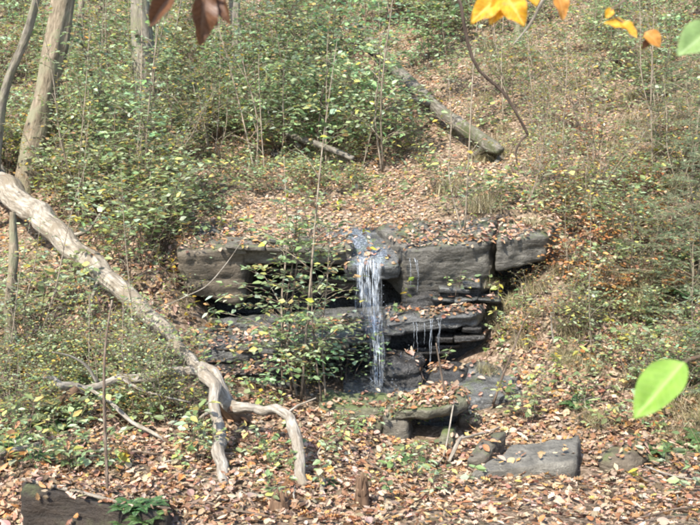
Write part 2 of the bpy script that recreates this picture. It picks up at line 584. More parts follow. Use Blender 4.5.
def leaf_mesh(name, P, D, U, S, C, kind, mat, widen=None, smooth=False):
    V0, T0 = PROTO[kind]
    R = frames(D, U)
    L = V0[None] * S[:, None, None]
    if widen is not None:
        L[..., 0] *= widen[:, None]
    V = np.einsum('nij,nvj->nvi', R, L) + P[:, None]
    Tn = (T0[None] + (np.arange(len(P)) * len(V0))[:, None, None]).reshape(-1, 3)
    Cn = np.repeat(C[:, None], len(V0), 1).reshape(-1, 3)
    return mesh_from(name, V.reshape(-1, 3), Tn, mat, smooth, Cn)

def pick(rng, pal, w, n, jit=0.18):
    pal, w = np.array(pal, float), np.array(w, float)
    c = pal[rng.choice(len(pal), n, p=w / w.sum())]
    return np.clip(c * (1 + rng.normal(0, jit, (n, 1))) * (1 + rng.normal(0, 0.06, (n, 3))), 0.005, 0.85)

LIT_PAL = [(0.39, 0.27, 0.175), (0.49, 0.37, 0.265), (0.38, 0.225, 0.115), (0.44, 0.235, 0.08), (0.24, 0.13, 0.068), (0.12, 0.075, 0.045), (0.55, 0.40, 0.12), (0.33, 0.25, 0.165)]
LIT_W = [30, 14, 14, 7, 19, 10, 1.5, 14]
CLEAN = []          # boxes (x0, x1, y0, y1) that keep mostly free of leaves
# ------------------------------------------------------------------ terrain
def px(*a):
    return tuple(at(*a))

shared = [px(70, 476, 7.8), px(60, 580, 6.0), px(150, 560, 6.0), px(60, 440, 9), px(60, 380, 11), px(60, 320, 13), px(60, 250, 16), px(60, 170, 20), px(60, 80, 28), px(60, 0, 36),
          px(-150, 440, 9), px(-150, 320, 13), px(-150, 170, 20), px(-150, 0, 35), px(-150, 560, 6),
          px(640, 500, 7.5), px(640, 465, 9), px(640, 430, 10.3), px(640, 380, 11.3), px(640, 320, 12.4), px(640, 240, 14.5), px(640, 170, 17.5), px(640, 80, 23), px(640, 0, 30),
          px(850, 480, 7.5), px(850, 420, 9.5), px(850, 300, 11.5), px(850, 160, 15), px(850, 0, 23),
          px(150, 470, 8.0), px(150, 400, 10.5), px(150, 350, 12.0), px(150, 300, 13.4),
          px(570, 470, 9.0), px(570, 420, 10.6), px(570, 370, 11.7), px(570, 310, 12.8),
          px(350, 535, 6.3), px(350, 490, 7.9), px(210, 512, 6.9), px(500, 510, 7.2), px(500, 470, 8.8),
          (0, 0, 2.35), (-3, 0, 2.3), (3, 0, 2.4), (0, 3, 2.05), (-3, 3, 1.9), (3, 3, 2.0), (0, 4.6, 1.45), (-8, 0, 2.6), (8, 0, 2.8), (0, -5, 2.4),
          px(350, -60, 48), px(0, -60, 46), px(700, -60, 40), px(-300, -60, 46), px(1000, -60, 36)]
lower = shared + [px(350, 450, 9.4), px(260, 440, 9.3), px(425, 468, 9.4), px(430, 449, 9.8), px(432, 433, 10.4), px(350, 415, 10.8), px(400, 402, 11.7), px(300, 395, 11.7), px(220, 380, 11.6), px(480, 405, 11.4),
                  px(556, 268, 13.7), px(600, 268, 13.6), px(150, 262, 14.0), px(172, 300, 13.3), (-1.8, 13, 0.3), (0, 13.5, 0.2), (1.2, 13.2, 0.2), (0, 15.2, 0.3), (-2, 15, 0.5), (2, 15, 0.6)]
upper = shared + [px(200, 245, 14.2), px(270, 238, 14.4), px(360, 235, 14.2), px(430, 232, 14.2), px(520, 230, 14.0), px(250, 205, 17), px(400, 203, 17), px(500, 195, 16.5),
                  px(330, 175, 20), px(330, 140, 23.5), px(450, 172, 19), px(480, 150, 21), px(350, 0, 38), px(200, 90, 28), px(550, 80, 25), px(550, 0, 32), px(500, 120, 22.5), px(200, 0, 38),
                  px(200, 190, 17.8), px(350, 70, 30), (0, 12, 2.2), (-2, 12, 2.1), (2, 12, 2.2)]
fL, fU = tps(lower), tps(upper)

def H(x, y):
    x, y = np.asarray(x, float), np.asarray(y, float)
    zl, zu = fL(x, y), fU(x, y)
    t = np.clip((y - 14.75) / 0.45, 0, 1)
    t = t * t * (3 - 2 * t)
    z = zl * (1 - t) + zu * t
    q = np.stack([x * 0.8, y * 0.8, np.zeros_like(x)], -1)
    amp = np.clip((y - 4) / 14, 0.25, 1.0)
    z = z + 0.11 * amp * fbm(q, 5, 3) + 0.035 * vnoise(q * 5, 9)
    return z

def make_ground():
    ys = [-4.0]
    while ys[-1] < 62:
        ys.append(ys[-1] + (0.09 if 5.5 < ys[-1] < 15.5 else 0.16 + max(0, ys[-1] - 15) * 0.012 if ys[-1] > 5 else 0.4))
    ys = np.array(ys)
    u = np.linspace(-1, 1, 190)
    X = u[None] * (5 + 0.72 * np.clip(ys, 0, 99))[:, None]
    Y = np.repeat(ys[:, None], len(u), 1)
    Z = H(X, Y)
    V = np.stack([X, Y, Z], -1).reshape(-1, 3)
    n, m = Y.shape
    i = np.arange(n - 1)[:, None] * m + np.arange(m - 1)[None]
    Q = np.stack([i, i + 1, i + m + 1, i + m], -1).reshape(-1, 4)
    o = mobj('ground', mesh_from('ground', V, Q, M['soil']))
    tag(o, kind='structure')
    return V, Q

GV, GF = make_ground()
SURF = [(GV, GF)]

_ds = np.arange(4.0, 60, 0.04)
def hit(pxx, pyy):
    """ground point that a photo pixel looks at"""
    P = np.array([at(pxx, pyy, 1.0)])
    r = P[0] - np.array([0, 0, CAMZ])
    pts = np.array([0, 0, CAMZ]) + r[None] * _ds[:, None]
    h = H(pts[:, 0], pts[:, 1])
    k = np.argmax(pts[:, 2] < h)
    return pts[k] if (pts[:, 2] < h).any() else pts[-1]

def ground_at(x, y):
    return float(H(np.array([x]), np.array([y]))[0])

# ------------------------------------------------------------------ rocks
def box_grid(nx, ny, nz):
    idx, V, Q = {}, [], []
    def vid(i, j, k):
        key = (i, j, k)
        if key not in idx:
            idx[key] = len(V)
            V.append((2 * i / nx - 1, 2 * j / ny - 1, 2 * k / nz - 1))
        return idx[key]
    for i in range(nx):
        for j in range(ny):
            Q.append((vid(i, j, nz), vid(i + 1, j, nz), vid(i + 1, j + 1, nz), vid(i, j + 1, nz)))
            Q.append((vid(i, j, 0), vid(i, j + 1, 0), vid(i + 1, j + 1, 0), vid(i + 1, j, 0)))
    for i in range(nx):
        for k in range(nz):
            Q.append((vid(i, 0, k), vid(i + 1, 0, k), vid(i + 1, 0, k + 1), vid(i, 0, k + 1)))
            Q.append((vid(i, ny, k), vid(i, ny, k + 1), vid(i + 1, ny, k + 1), vid(i + 1, ny, k)))
    for j in range(ny):
        for k in range(nz):
            Q.append((vid(0, j, k), vid(0, j, k + 1), vid(0, j + 1, k + 1), vid(0, j + 1, k)))
            Q.append((vid(nx, j, k), vid(nx, j + 1, k), vid(nx, j + 1, k + 1), vid(nx, j, k + 1)))
    return np.array(V, float), np.array(Q)

def rock(name, label, T, B, mat, amp=0.05, seed=1, power=14.0, strata=0.03, cell=0.05, kind=None, cat='rock', group=None):
    """T, B: top and bottom corners (front-near-side a, front b, back b, back a), world points"""
    T, B = np.array(T, float), np.array(B, float)
    C = np.stack([B, T])
    ln = lambda a, b: np.linalg.norm(a - b)
    nx = int(np.clip(ln(T[0], T[1]) / cell, 6, 60))
    ny = int(np.clip(ln(T[1], T[2]) / cell, 6, 40))
    nz = int(np.clip(ln(T[0], B[0]) / (cell * 0.7), 5, 36))
    P, Q = box_grid(nx, ny, nz)
    nrm = (np.abs(P) ** power).sum(1) ** (1 / power)
    Pq = P / nrm[:, None]
    u, v, w = [(Pq[:, k] + 1) / 2 for k in range(3)]
    def bil(c):
        return (c[0] * ((1 - u) * (1 - v))[:, None] + c[1] * (u * (1 - v))[:, None] + c[2] * (u * v)[:, None] + c[3] * ((1 - u) * v)[:, None])
    V = bil(C[0]) * (1 - w)[:, None] + bil(C[1]) * w[:, None]
    cen = C.reshape(-1, 3).mean(0)
    ext = np.array([ln(T[0], T[1]), ln(T[1], T[2]), ln(T[0], B[0])])
    nn = Pq ** 5
    nn /= np.linalg.norm(nn, axis=1, keepdims=True) + 1e-9
    side = np.clip(1 - np.abs(nn[:, 2]), 0, 1)
    d = amp * (fbm(V * 1.6, seed, 4) * 0.9 + 0.6 * (np.abs(vnoise(V * 3.1, seed + 3)) - 0.4))
    lay = np.stack([V[:, 0] * 0.35, V[:, 1] * 0.35, V[:, 2] * 9], -1)
    d += strata * side * np.round(vnoise(lay, seed + 11) * 2.2) / 2.2
    d += 0.35 * amp * fbm(V * 7.0, seed + 21, 3) - 0.9 * amp * np.clip(0.16 - np.abs(vnoise(V * np.array([1.3, 1.3, 2.6]), seed + 31)), 0, 1) * 3
    V = V + nn * d[:, None]
    me = mesh_from(name, V, Q, mat, True)
    o = mobj(name, me)
    if kind:
        tag(o, kind=kind)
    else:
        tag(o, label, cat, group)
    SURF.append((V, Q))
    if name in ('boulder', 'rock_slab') and ('with a smooth slanting top' in label and 'tilted' in label or 'smooth wet grey' in label):
        CLEAN.append((V[:, 0].min() + 0.05, V[:, 0].max() - 0.05, V[:, 1].min() + 0.05, V[:, 1].max() - 0.05))
    return o

def slab(name, label, fa, fb, bb, ba, thick, mat, under=0.0, sideb=0.0, **kw):
    """corners as photo pixel + own distance; thickness downwards in metres (one or two numbers)"""
    T = [at(*c) for c in (fa, fb, bb, ba)]
    th = thick if isinstance(thick, tuple) else (thick, thick)
    B = []
    for k, p in enumerate(T):
        q = p.copy()
        q[2] -= th[0] if k in (0, 3) else th[1]
        if k in (0, 1):
            q[1] += under
        q[0] += sideb * (1 if k in (0, 3) else -1)
        B.append(q)
    return rock(name, label, T, B, mat, **kw)

# ledge that the stream runs over
slab('rock_face', '', (150, 262, 14.75), (565, 262, 14.75), (565, 240, 15.6), (150, 240, 15.6), 2.3, M['rock_wet'], under=-0.1, amp=0.12, seed=3, strata=0.07, cell=0.09, kind='structure')
slab('rock_face', '', (185, 330, 13.25), (490, 322, 13.25), (490, 305, 14.9), (185, 310, 14.9), 1.35, M['rock_wet'], under=0.1, amp=0.10, seed=4, strata=0.06, cell=0.08, kind='structure')
slab('boulder', 'blunt brown boulder at the shaded end of the upper ledge', (176, 252, 13.2), (246, 246, 13.45), (264, 232, 15.0), (180, 236, 15.0), (0.8, 1.1), M['rock_brown'], under=0.3, sideb=0.12, amp=0.05, seed=6, strata=0.03, power=12)
slab('rock_slab', 'thin overhanging slab roofing a dark hollow in the upper ledge', (236, 248, 13.5), (352, 247, 13.55), (352, 228, 15.2), (240, 228, 15.2), (0.30, 0.34), M['rock'], under=0.1, amp=0.05, seed=8, strata=0.04)
slab('rock_slab', 'wet lip stone that the stream pours over', (346, 266, 13.2), (402, 264, 13.15), (392, 226, 14.9), (340, 228, 14.9), 0.30, M['rock_damp'], under=0.2, amp=0.04, seed=9, strata=0.03)
slab('rock_slab', 'big pale grey slab beside the waterfall with a smooth slanting top', (408, 249, 13.1), (492, 241, 13.25), (500, 216, 15.0), (372, 222, 14.75), (0.95, 0.95), M['rock_pale'], under=0.35, amp=0.05, seed=12, strata=0.03, power=12)
slab('rock_block', 'square tan rock block split off the end of the pale slab', (495, 238, 13.15), (550, 237, 13.5), (556, 218, 14.8), (503, 218, 14.8), (0.62, 0.45), M['rock_pale'], under=0.1, amp=0.05, seed=14, strata=0.02, power=12)
slab('rock_slab', 'dark slab wedged below the pale slab above the leafy step', (400, 298, 13.2), (482, 288, 13.35), (484, 270, 14.6), (400, 275, 14.6), (0.32, 0.30), M['rock_wet'], under=0.1, amp=0.06, seed=15, strata=0.05)
# lower step
slab('rock_slab', 'leaf covered step slab under the fine side trickles', (384, 324, 12.55), (480, 313, 12.6), (484, 297, 13.9), (384, 301, 13.9), (0.24, 0.26), M['rock_damp'], under=0.12, amp=0.05, seed=16, strata=0.05)
slab('rock_slab', 'layered dark slab crossed by the main fall', (306, 337, 12.4), (391, 331, 12.45), (391, 306, 13.8), (300, 308, 13.8), 0.22, M['rock_damp'], under=0.1, amp=0.05, seed=17, strata=0.06)
slab('rock_slab', 'broad leaf strewn slab below the dark hollow', (200, 350, 12.2), (312, 341, 12.45), (312, 312, 13.9), (196, 316, 13.9), (0.3, 0.25), M['rock_damp'], under=0.08, amp=0.06, seed=18, strata=0.05)
slab('rock_slab', 'low dark slab at the foot of the leaf strewn slab', (206, 374, 11.7), (300, 372, 11.9), (305, 356, 12.6), (204, 358, 12.6), 0.3, M['rock_wet'], under=0.05, amp=0.06, seed=19, strata=0.05)
slab('boulder', 'rounded black wet boulder in the splash of the fall', (428, 372, 11.75), (468, 374, 11.7), (472, 358, 12.5), (428, 360, 12.5), 0.6, M['rock_wet'], amp=0.06, seed=20, strata=0.01, power=4)
slab('rock_slab', 'smooth wet grey slab sloping down next to the black boulder', (452, 400, 11.2), (528, 392, 11.3), (515, 357, 12.6), (455, 362, 12.5), 0.3, M['rock_damp'], amp=0.05, seed=21, strata=0.01, power=7)
slab('boulder', 'dark streaming rock behind the foot of the main fall', (384, 372, 12.0), (424, 366, 12.1), (424, 345, 12.9), (384, 350, 12.9), 0.55, M['rock_wet'], amp=0.10, seed=22, strata=0.04, power=6)
slab('rock_slab', 'flat moss covered slab in front of the splash pool', (318, 406, 10.75), (398, 408, 10.6), (398, 392, 11.5), (318, 389, 11.6), 0.24, M['rock_moss'], amp=0.05, seed=23, strata=0.02)
slab('rock_slab', 'mossy slab roofing a small dark hole', (384, 411, 10.0), (458, 402, 9.9), (464, 385, 11.0), (388, 394, 11.0), (0.22, 0.3), M['rock_moss'], under=0.08, amp=0.13, seed=24, strata=0.05, power=7)
slab('boulder', 'brown stone standing at the mouth of the small dark hole', (382, 419, 10.05), (410, 417, 10.05), (412, 406, 10.7), (384, 406, 10.7), 0.6, M['rock'], amp=0.05, seed=25, power=5)
slab('boulder', 'dark stone at the back of the small dark hole', (412, 420, 10.7), (458, 418, 10.7), (460, 406, 11.3), (412, 406, 11.3), 0.6, M['rock_wet'], amp=0.06, seed=26, power=6)
# thin bedded flakes that break up the two ledges
rf = np.random.default_rng(88)
def flakes(n, x0, x1, ya, yb, d, lmin, lmax, label, group, mat):
    for k in range(n):
        xa = x0 + (x1 - x0) * (k + rf.random() * 0.6) / n
        wpx = rf.uniform(lmin, lmax)
        y = ya + (yb - ya) * rf.random()
        dd = d + rf.normal(0, 0.06)
        sk = rf.normal(0, 3)
        slab('rock_flake', label, (xa, y + sk * 0.3, dd), (xa + wpx, y - sk * 0.3, dd + rf.normal(0, 0.08)), (xa + wpx + rf.normal(0, 4), y - 9, dd + 0.75), (xa + rf.normal(0, 4), y - 9, dd + 0.75), (rf.uniform(0.05, 0.13), rf.uniform(0.05, 0.13)), M[mat], under=rf.uniform(0, 0.1), amp=0.03, seed=500 + k + int(x0), strata=0.02, power=16, cell=0.045, group=group)
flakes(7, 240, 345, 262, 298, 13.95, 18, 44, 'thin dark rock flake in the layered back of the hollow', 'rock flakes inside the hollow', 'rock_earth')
flakes(7, 208, 330, 338, 366, 12.32, 20, 50, 'thin rock flake bedded under the leaf strewn slab', 'rock flakes under the leaf strewn slab', 'rock_brown')
flakes(6, 300, 380, 326, 352, 12.42, 16, 36, 'thin wet rock flake beside the main fall', 'rock flakes beside the main fall', 'rock_damp')
flakes(7, 388, 470, 328, 360, 12.85, 16, 40, 'thin black rock flake behind the fine side trickles', 'rock flakes behind the trickles', 'rock_wet')
flakes(5, 425, 482, 276, 300, 13.12, 18, 34, 'thin grey rock flake under the pale slab', 'rock flakes under the pale slab', 'rock_damp')
flakes(6, 205, 316, 240, 250, 13.42, 26, 52, 'thin weathered flake along the rim of the upper ledge', 'rock flakes on the upper rim', 'rock')

for k, (x, y, d, w, lb) in enumerate([(372, 424, 10.1, 20, 'small brown stone beside the mouth of the dark hole'), (448, 432, 10.0, 16, 'small mossy stone at the far side of the dark hole'), (420, 446, 9.7, 14, 'little wet stone lying in the mouth of the dark hole'), (398, 444, 9.7, 18, 'rounded stone below the mouth of the dark hole'), (470, 416, 10.6, 24, 'brown stone between the mossy slab and the smooth wet slab')]):
    slab('boulder', lb, (x - w / 2, y, d), (x + w / 2, y + 2, d), (x + w / 2, y - 7, d + 0.35), (x - w / 2, y - 8, d + 0.35), 0.3, M['rock_brown'] if k % 2 == 0 else M['rock_moss'], amp=0.05, seed=560 + k, power=4)
# stones on the near flat
slab('boulder', 'large tilted grey boulder with a smooth slanting top', (470, 472, 8.4), (577, 461, 8.5), (582, 431, 9.4), (510, 447, 9.0), (0.12, 0.42), M['rock_grey'], amp=0.04, seed=27, power=16, strata=0.015)
slab('rock_slab', 'narrow mossy slab leaning behind the tilted boulder', (464, 456, 9.1), (484, 458, 9.1), (508, 428, 9.7), (488, 432, 9.7), 0.3, M['rock'], amp=0.06, seed=29, power=7, strata=0.02)
slab('boulder', 'earthy brown boulder under the hanging dry grass', (594, 456, 8.8), (642, 458, 8.7), (652, 432, 9.5), (602, 434, 9.5), 0.4, M['rock_brown'], amp=0.12, seed=30, power=4)
slab('boulder', 'half buried brown boulder beside the trailing fern', (640, 458, 9.0), (676, 462, 8.9), (676, 440, 9.7), (642, 440, 9.7), 0.3, M['rock_moss'], amp=0.07, seed=31, power=4)
slab('rock_slab', 'flat grey stone half under leaves at the path edge', (668, 522, 6.5), (735, 524, 6.45), (735, 505, 7.0), (672, 508, 6.9), 0.12, M['rock_pale'], amp=0.03, seed=32, power=8)
slab('rock_slab', 'dark straight edged slab with a sheer face under the leaves', (18, 481, 6.6), (168, 518, 6.3), (172, 492, 7.6), (40, 468, 7.8), (0.8, 0.5), M['rock_earth'], under=0.04, amp=0.05, seed=33, strata=0.035, power=16)
# stones above the ledge
slab('rock_slab', 'mossy ledge stone with a shaded face above the pale slab', (462, 201, 16.2), (556, 196, 16.2), (560, 184, 17.4), (460, 187, 17.4), 0.55, M['rock_moss'], under=0.25, amp=0.10, seed=34, strata=0.05)
slab('boulder', 'dark stone under the short crossing log', (306, 156, 21.0), (350, 156, 21.0), (352, 148, 22.2), (308, 147, 22.2), 0.6, M['rock_moss'], amp=0.10, seed=35, power=5)
slab('boulder', 'black stone in the stream bed beyond the short crossing log', (272, 152, 21.6), (300, 152, 21.6), (300, 141, 22.6), (275, 140, 22.6), 0.5, M['rock_wet'], amp=0.10, seed=36, power=5)
slab('boulder', 'added dark stone standing in for the shaded hollow under the end of the mossy log', (452, 166, 20.0), (492, 164, 20.0), (496, 153, 20.8), (452, 154, 20.8), 0.6, M['rock_earth'], amp=0.12, seed=37, power=5)  # dark stone added here to paint the hollow's shade
for k, (a, b, c, d, e, lb) in enumerate([
        (272, 300, 196, 186, 18.0, 'flat bluish stone in the thin stream above the ledge'),
        (196, 238, 230, 220, 14.9, 'flat wet stone at the top of the brown boulder'),
        (236, 262, 222, 213, 15.7, 'small wet stone among leaves on the ledge top'),
        (398, 436, 186, 178, 18.2, 'long low mossy stone among leaves above the waterfall'),
        (360, 392, 180, 172, 19.3, 'grey stone among ferny shrubs in the upper stream bed'),
        (506, 548, 124, 112, 22.3, 'weathered stone on the leafy hillside beside a dead limb'),
        (600, 640, 75, 62, 23.5, 'stone near the pale limb high on the leafy hillside')]):
    ww = at(a, c, e)
    slab('rock_slab', lb, (a, c, e), (b, c, e), (b, d, e + 0.8), (a, d, e + 0.8), 0.3, M['rock_damp'] if k < 3 else M['rock_moss'], amp=0.05, seed=40 + k, power=5)

# ------------------------------------------------------------------ water
def sheet(name, grid, mat, max_drop=None):
    G = np.array(grid, float)
    n, m = G.shape[:2]
    i = np.arange(n - 1)[:, None] * m + np.arange(m - 1)[None]
    Q = np.stack([i, i + 1, i + m + 1, i + m], -1).reshape(-1, 4)
    if max_drop is not None:
        zz = G.reshape(-1, 3)[:, 2][Q]
        Q = Q[(zz.max(1) - zz.min(1)) < max_drop]
    return mobj(name, mesh_from(name, G.reshape(-1, 3), Q, mat))

BV = None
def build_bvh():
    vs_, fs_, off = [], [], 0
    for v, f in SURF:
        vs_.append(v)
        fs_.append(f + off)
        off += len(v)
    V = np.concatenate(vs_)
    Fc = np.concatenate(fs_)
    return BVHTree.FromPolygons([tuple(p) for p in V.tolist()], Fc.tolist())
BV = build_bvh()

def drop(x, y, z0=60.0):
    h = BV.ray_cast(Vector((x, y, z0)), Vector((0, 0, -1)))
    return (h[0], h[1]) if h[0] is not None else (None, None)

def sight(pxx, pyy):
    r = at(pxx, pyy, 1.0) - np.array([0, 0, CAMZ])
    h = BV.ray_cast(Vector((0, 0, CAMZ)), Vector(r).normalized())
    return h[0]

# splash pool and the shallow water that leaves it
tag(sheet('pool_water', [[(x, y, 0.335) for x in np.linspace(-0.1, 1.5, 30)] for y in np.linspace(11.6, 13.4, 24)], M['pool']), kind='structure')
# thin film of water running to the lip
gx = []
for y in np.linspace(13.22, 15.6, 26):
    row = []
    for t in np.linspace(-1, 1, 12):
        cxx = 0.35 + (y - 13.2) * -0.28
        x = cxx + t * (0.36 + 0.05 * math.sin(y * 7))
        p, n_ = drop(x, y)
        row.append((x, y, p.z + 0.006 + 0.012 * (1 - t * t)))
    gx.append(row)
tag(sheet('stream_water', gx, M['film'], 0.09), kind='structure')

rng = np.random.default_rng(7)
fall = empty('waterfall', at(372, 390, 12.3))
tag(fall, kind='structure')
def strand(x0, x1, y0, y1, d0, d1, r, n=26, out=0.12, spread=0.0):
    """a rope of falling water from pixel (x0,y0) at d0 to (x1,y1) at d1"""
    A, Bp = at(x0, y0, d0), at(x1, y1, d1)
    t = np.linspace(0, 1, n)
    P = A[None] * (1 - t)[:, None] + Bp[None] * t[:, None]
    P[:, 2] = A[2] + (Bp[2] - A[2]) * (0.25 * t + 0.75 * t ** 1.6)
    P[:, 1] = A[1] + (Bp[1] - A[1]) * np.sqrt(t) - out * t * (1 - t) * 2
    P[:, 0] += 0.012 * np.cumsum(rng.normal(0, 0.35, n)) + spread * t
    rad = r * (0.55 + 0.45 * np.abs(np.sin(t * rng.uniform(6, 16) + rng.uniform(0, 6)))) * (1 + 0.35 * rng.normal(0, 1, n).clip(-1.5, 1.5)) * (1 - 0.25 * t)
    o = mobj('water_strand', Tubes().add(P, np.clip(rad * 0.8, 0.0012, 1), 6).mesh('water_strand', M['fall']), fall)
    o.parent = fall
    o.matrix_parent_inverse = Matrix.Translation(-fall.location)
    return o
def veil(top, bot, d0, d1, seed, n=44, m=15, out=0.14):
    """thin broken sheet of falling water; top and bot: pixel (x0, x1, y). The sheet thins towards its edges"""
    A0, A1 = at(top[0], top[2], d0), at(top[1], top[2], d0)
    B0, B1 = at(bot[0], bot[2], d1), at(bot[1], bot[2], d1)
    V, C = [], []
    for i in range(n):
        t = i / (n - 1)
        tz = 0.25 * t + 0.75 * t ** 1.6
        for j in range(m):
            u = j / (m - 1)
            p = (A0 * (1 - u) + A1 * u) * (1 - tz) + (B0 * (1 - u) + B1 * u) * tz
            p[1] += -out * t * (1 - t) * 2 + 0.03 * float(vnoise(np.array([u * 5, t * 6, seed])))
            p[0] += 0.012 * float(vnoise(np.array([u * 3 + 7, t * 9, seed])))
            V.append(p)
            e = min(1.0, max(0.0, 3.4 * min(u, 1 - u) - 0.22 + 0.55 * float(vnoise(np.array([u * 7, t * 2.5, seed * 3.1]))))) * min(1.0, 6 * (1 - t) + 0.25) * min(1.0, max(0.05, t * 9 + 0.5 * float(vnoise(np.array([u * 9, seed, 3.3])))))
            C.append((e, e, e))
    i = np.arange(n - 1)[:, None] * m + np.arange(m - 1)[None]
    Q = np.stack([i, i + 1, i + m + 1, i + m], -1).reshape(-1, 4)
    o = mobj('water_veil', mesh_from('water_veil', np.array(V), Q, M['veil'], True, np.array(C)), fall)
    o.matrix_parent_inverse = Matrix.Translation(-fall.location)
veil((352, 388, 257), (355, 385, 317), 13.05, 12.92, 1)
veil((357, 365, 265), (357, 366, 308), 13.02, 12.9, 2)
veil((365, 382, 260), (368, 381, 318), 13.02, 12.88, 3)
veil((363, 385, 313), (371, 390, 392), 12.44, 12.2, 4)
veil((368, 382, 312), (375, 387, 393), 12.40, 12.15, 5)
for (xa, xb, r) in [(358, 358, .004), (366, 368, .006), (373, 375, .007), (375, 376, .005), (378, 379, .004)]:
    strand(xa, xb, 263 + rng.normal(0, 3), 312 + rng.normal(0, 5), 13.12, 12.95, r)
for (xa, xb, r) in [(368, 375, .004), (371, 377, .007), (374, 380, .008), (377, 382, .005), (382, 387, .003)]:
    strand(xa, xb, 315 + rng.normal(0, 4), 389 + rng.normal(0, 4), 12.42, 12.2, r, 34)
for (xx, y0, y1, dd, r) in [(410, 258, 288, 13.05, 0.003), (414, 258, 292, 13.03, 0.003), (417, 260, 280, 13.03, 0.002)]:
    strand(xx, xx + 1, y0, y1, dd, dd - 0.05, r)
for (xx, y0, y1, r) in [(413, 322, 366, .003), (416, 322, 352, .003), (424, 322, 344, .002), (430, 320, 372, .0035), (433, 320, 366, .003), (441, 319, 362, .002), (402, 352, 374, .003), (438, 320, 345, .002)]:
    strand(xx, xx + rng.normal(0, 1.5), y0, y1, 12.52, 12.4, r)
# spray beads round the falls, and foam where the water lands
def beads(name, n, x0, x1, y0, y1, d, rmin, rmax, parent):
    V0 = np.array([[0, 0, 1], [0, 0, -1], [1, 0, 0], [-1, 0, 0], [0, 1, 0], [0, -1, 0]], float)
    T0 = np.array([[0, 2, 4], [0, 4, 3], [0, 3, 5], [0, 5, 2], [1, 4, 2], [1, 3, 4], [1, 5, 3], [1, 2, 5]])
    P = np.array([at(rng.uniform(x0, x1), rng.uniform(y0, y1), d + rng.normal(0, 0.08)) for _ in range(n)])
    S = rng.uniform(rmin, rmax, n)
    V = P[:, None] + V0[None] * S[:, None, None] * np.array([1, 1, 1.6])
    o = mobj(name, mesh_from(name, V.reshape(-1, 3), (T0[None] + (np.arange(n) * 6)[:, None, None]).reshape(-1, 3), M['fall']), parent)
    o.matrix_parent_inverse = Matrix.Translation(-parent.location)
    tag(o, kind='stuff')
beads('spray', 60, 358, 390, 304, 330, 12.6, 0.002, 0.007, fall)
beads('spray', 110, 370, 398, 372, 394, 12.1, 0.002, 0.008, fall)
beads('spray', 30, 406, 444, 340, 378, 12.4, 0.002, 0.004, fall)
beads('spray', 30, 356, 384, 275, 305, 13.0, 0.002, 0.006, fall)

# ------------------------------------------------------------------ leaf litter
def scatter_litter():
    rng = np.random.default_rng(11)
    bands = [(4.6, 6.5, 200), (6.5, 8.6, 480), (8.6, 11, 400), (11, 15, 270), (15, 20, 210), (20, 28, 150), (28, 45, 60)]
    out = {'oak': [], 'curl': [], 'simple': []}
    for y0, y1, dens in bands:
        w1 = 0.52 * y1 + 1.2
        n = int(dens * (y1 - y0) * 2 * w1)
        X, Y = rng.uniform(-w1, w1, n), rng.uniform(y0, y1, n)
        cov = fbm(np.stack([X * 0.45, Y * 0.45, np.zeros(n)], -1), 21, 3)
        for x, y, cv in zip(X, Y, cov):
            if rng.random() < np.clip(-cv * 0.9 - 0.1, 0, 0.75):
                continue
            p, nn = drop(x, y)
            if p is None or nn.z < 0.42:
                continue
            if 10.9 < y < 13.0 and -0.45 < x < 1.0 and p.z < 0.75 and rng.random() < 0.85:
                continue
            if 12.2 < y < 15.2 and 0.0 < x < 0.75 and rng.random() < 0.72:
                continue
            if rng.random() < 0.85 and any(a_ < x < b_ and c_ < y < d_ for a_, b_, c_, d_ in CLEAN):
                continue
            if p.z < 0.35 and 10.9 < y < 13.4 and rng.random() < 0.9:
                continue
            kind = 'oak' if (y < 11 and rng.random() < 0.6) else ('curl' if y < 15 and rng.random() < 0.6 else 'simple')
            out[kind].append((p.x, p.y, p.z, nn.x, nn.y, nn.z))
    near = None
    for kind, L in out.items():
        A = np.array(L)
        n = len(A)
        P, Nn = A[:, :3], A[:, 3:]
        U = Nn + rng.normal(0, 0.30, (n, 3))
        U /= np.linalg.norm(U, axis=1, keepdims=True)
        a = rng.uniform(0, 2 * np.pi, n)
        D = np.stack([np.cos(a), np.sin(a), rng.normal(0, 0.12, n)], -1)
        D -= U * (D * U).sum(1, keepdims=True)
        S = np.clip(rng.normal(0.068, 0.022, n), 0.03, 0.115) * np.clip(0.92 + P[:, 1] * 0.018, 1, 1.6)
        flip = rng.random(n) < 0.35
        U[flip] *= -1
        P = P + Nn * (0.012 + rng.uniform(0, 0.03, n))[:, None]
        P[flip] += Nn[flip] * 0.02
        C = pick(rng, LIT_PAL, LIT_W, n, 0.24)
        patch_tone = fbm(np.stack([P[:, 0] * 0.7, P[:, 1] * 0.7, np.ones(n)], -1), 33, 3)
        C = C * np.clip(1.02 - 0.28 * np.clip(patch_tone, 0, 1), 0.6, 1.1)[:, None]  # leaf colour darkens in broad random patches
        W = rng.uniform(0.75, 1.35, n)
        if kind == 'oak':
            ux, uy, dep = proj(P)
            vis = (ux > 0) & (ux < 700) & (uy > 440) & (uy < 523)
            cand = np.where(vis)[0]
            cand = cand[np.argsort(-(S / dep)[cand])][:300]
            near = (P[cand], D[cand], U[cand], S[cand], W[cand])
            keep = np.ones(n, bool)
            keep[cand] = False
            P, D, U, S, C, W = P[keep], D[keep], U[keep], S[keep], C[keep], W[keep]
        o = mobj('leaf_litter', leaf_mesh('leaf_litter', P, D, U, S, C, kind, M['litter'], W))
        tag(o, kind='stuff')
    return near

near = scatter_litter()
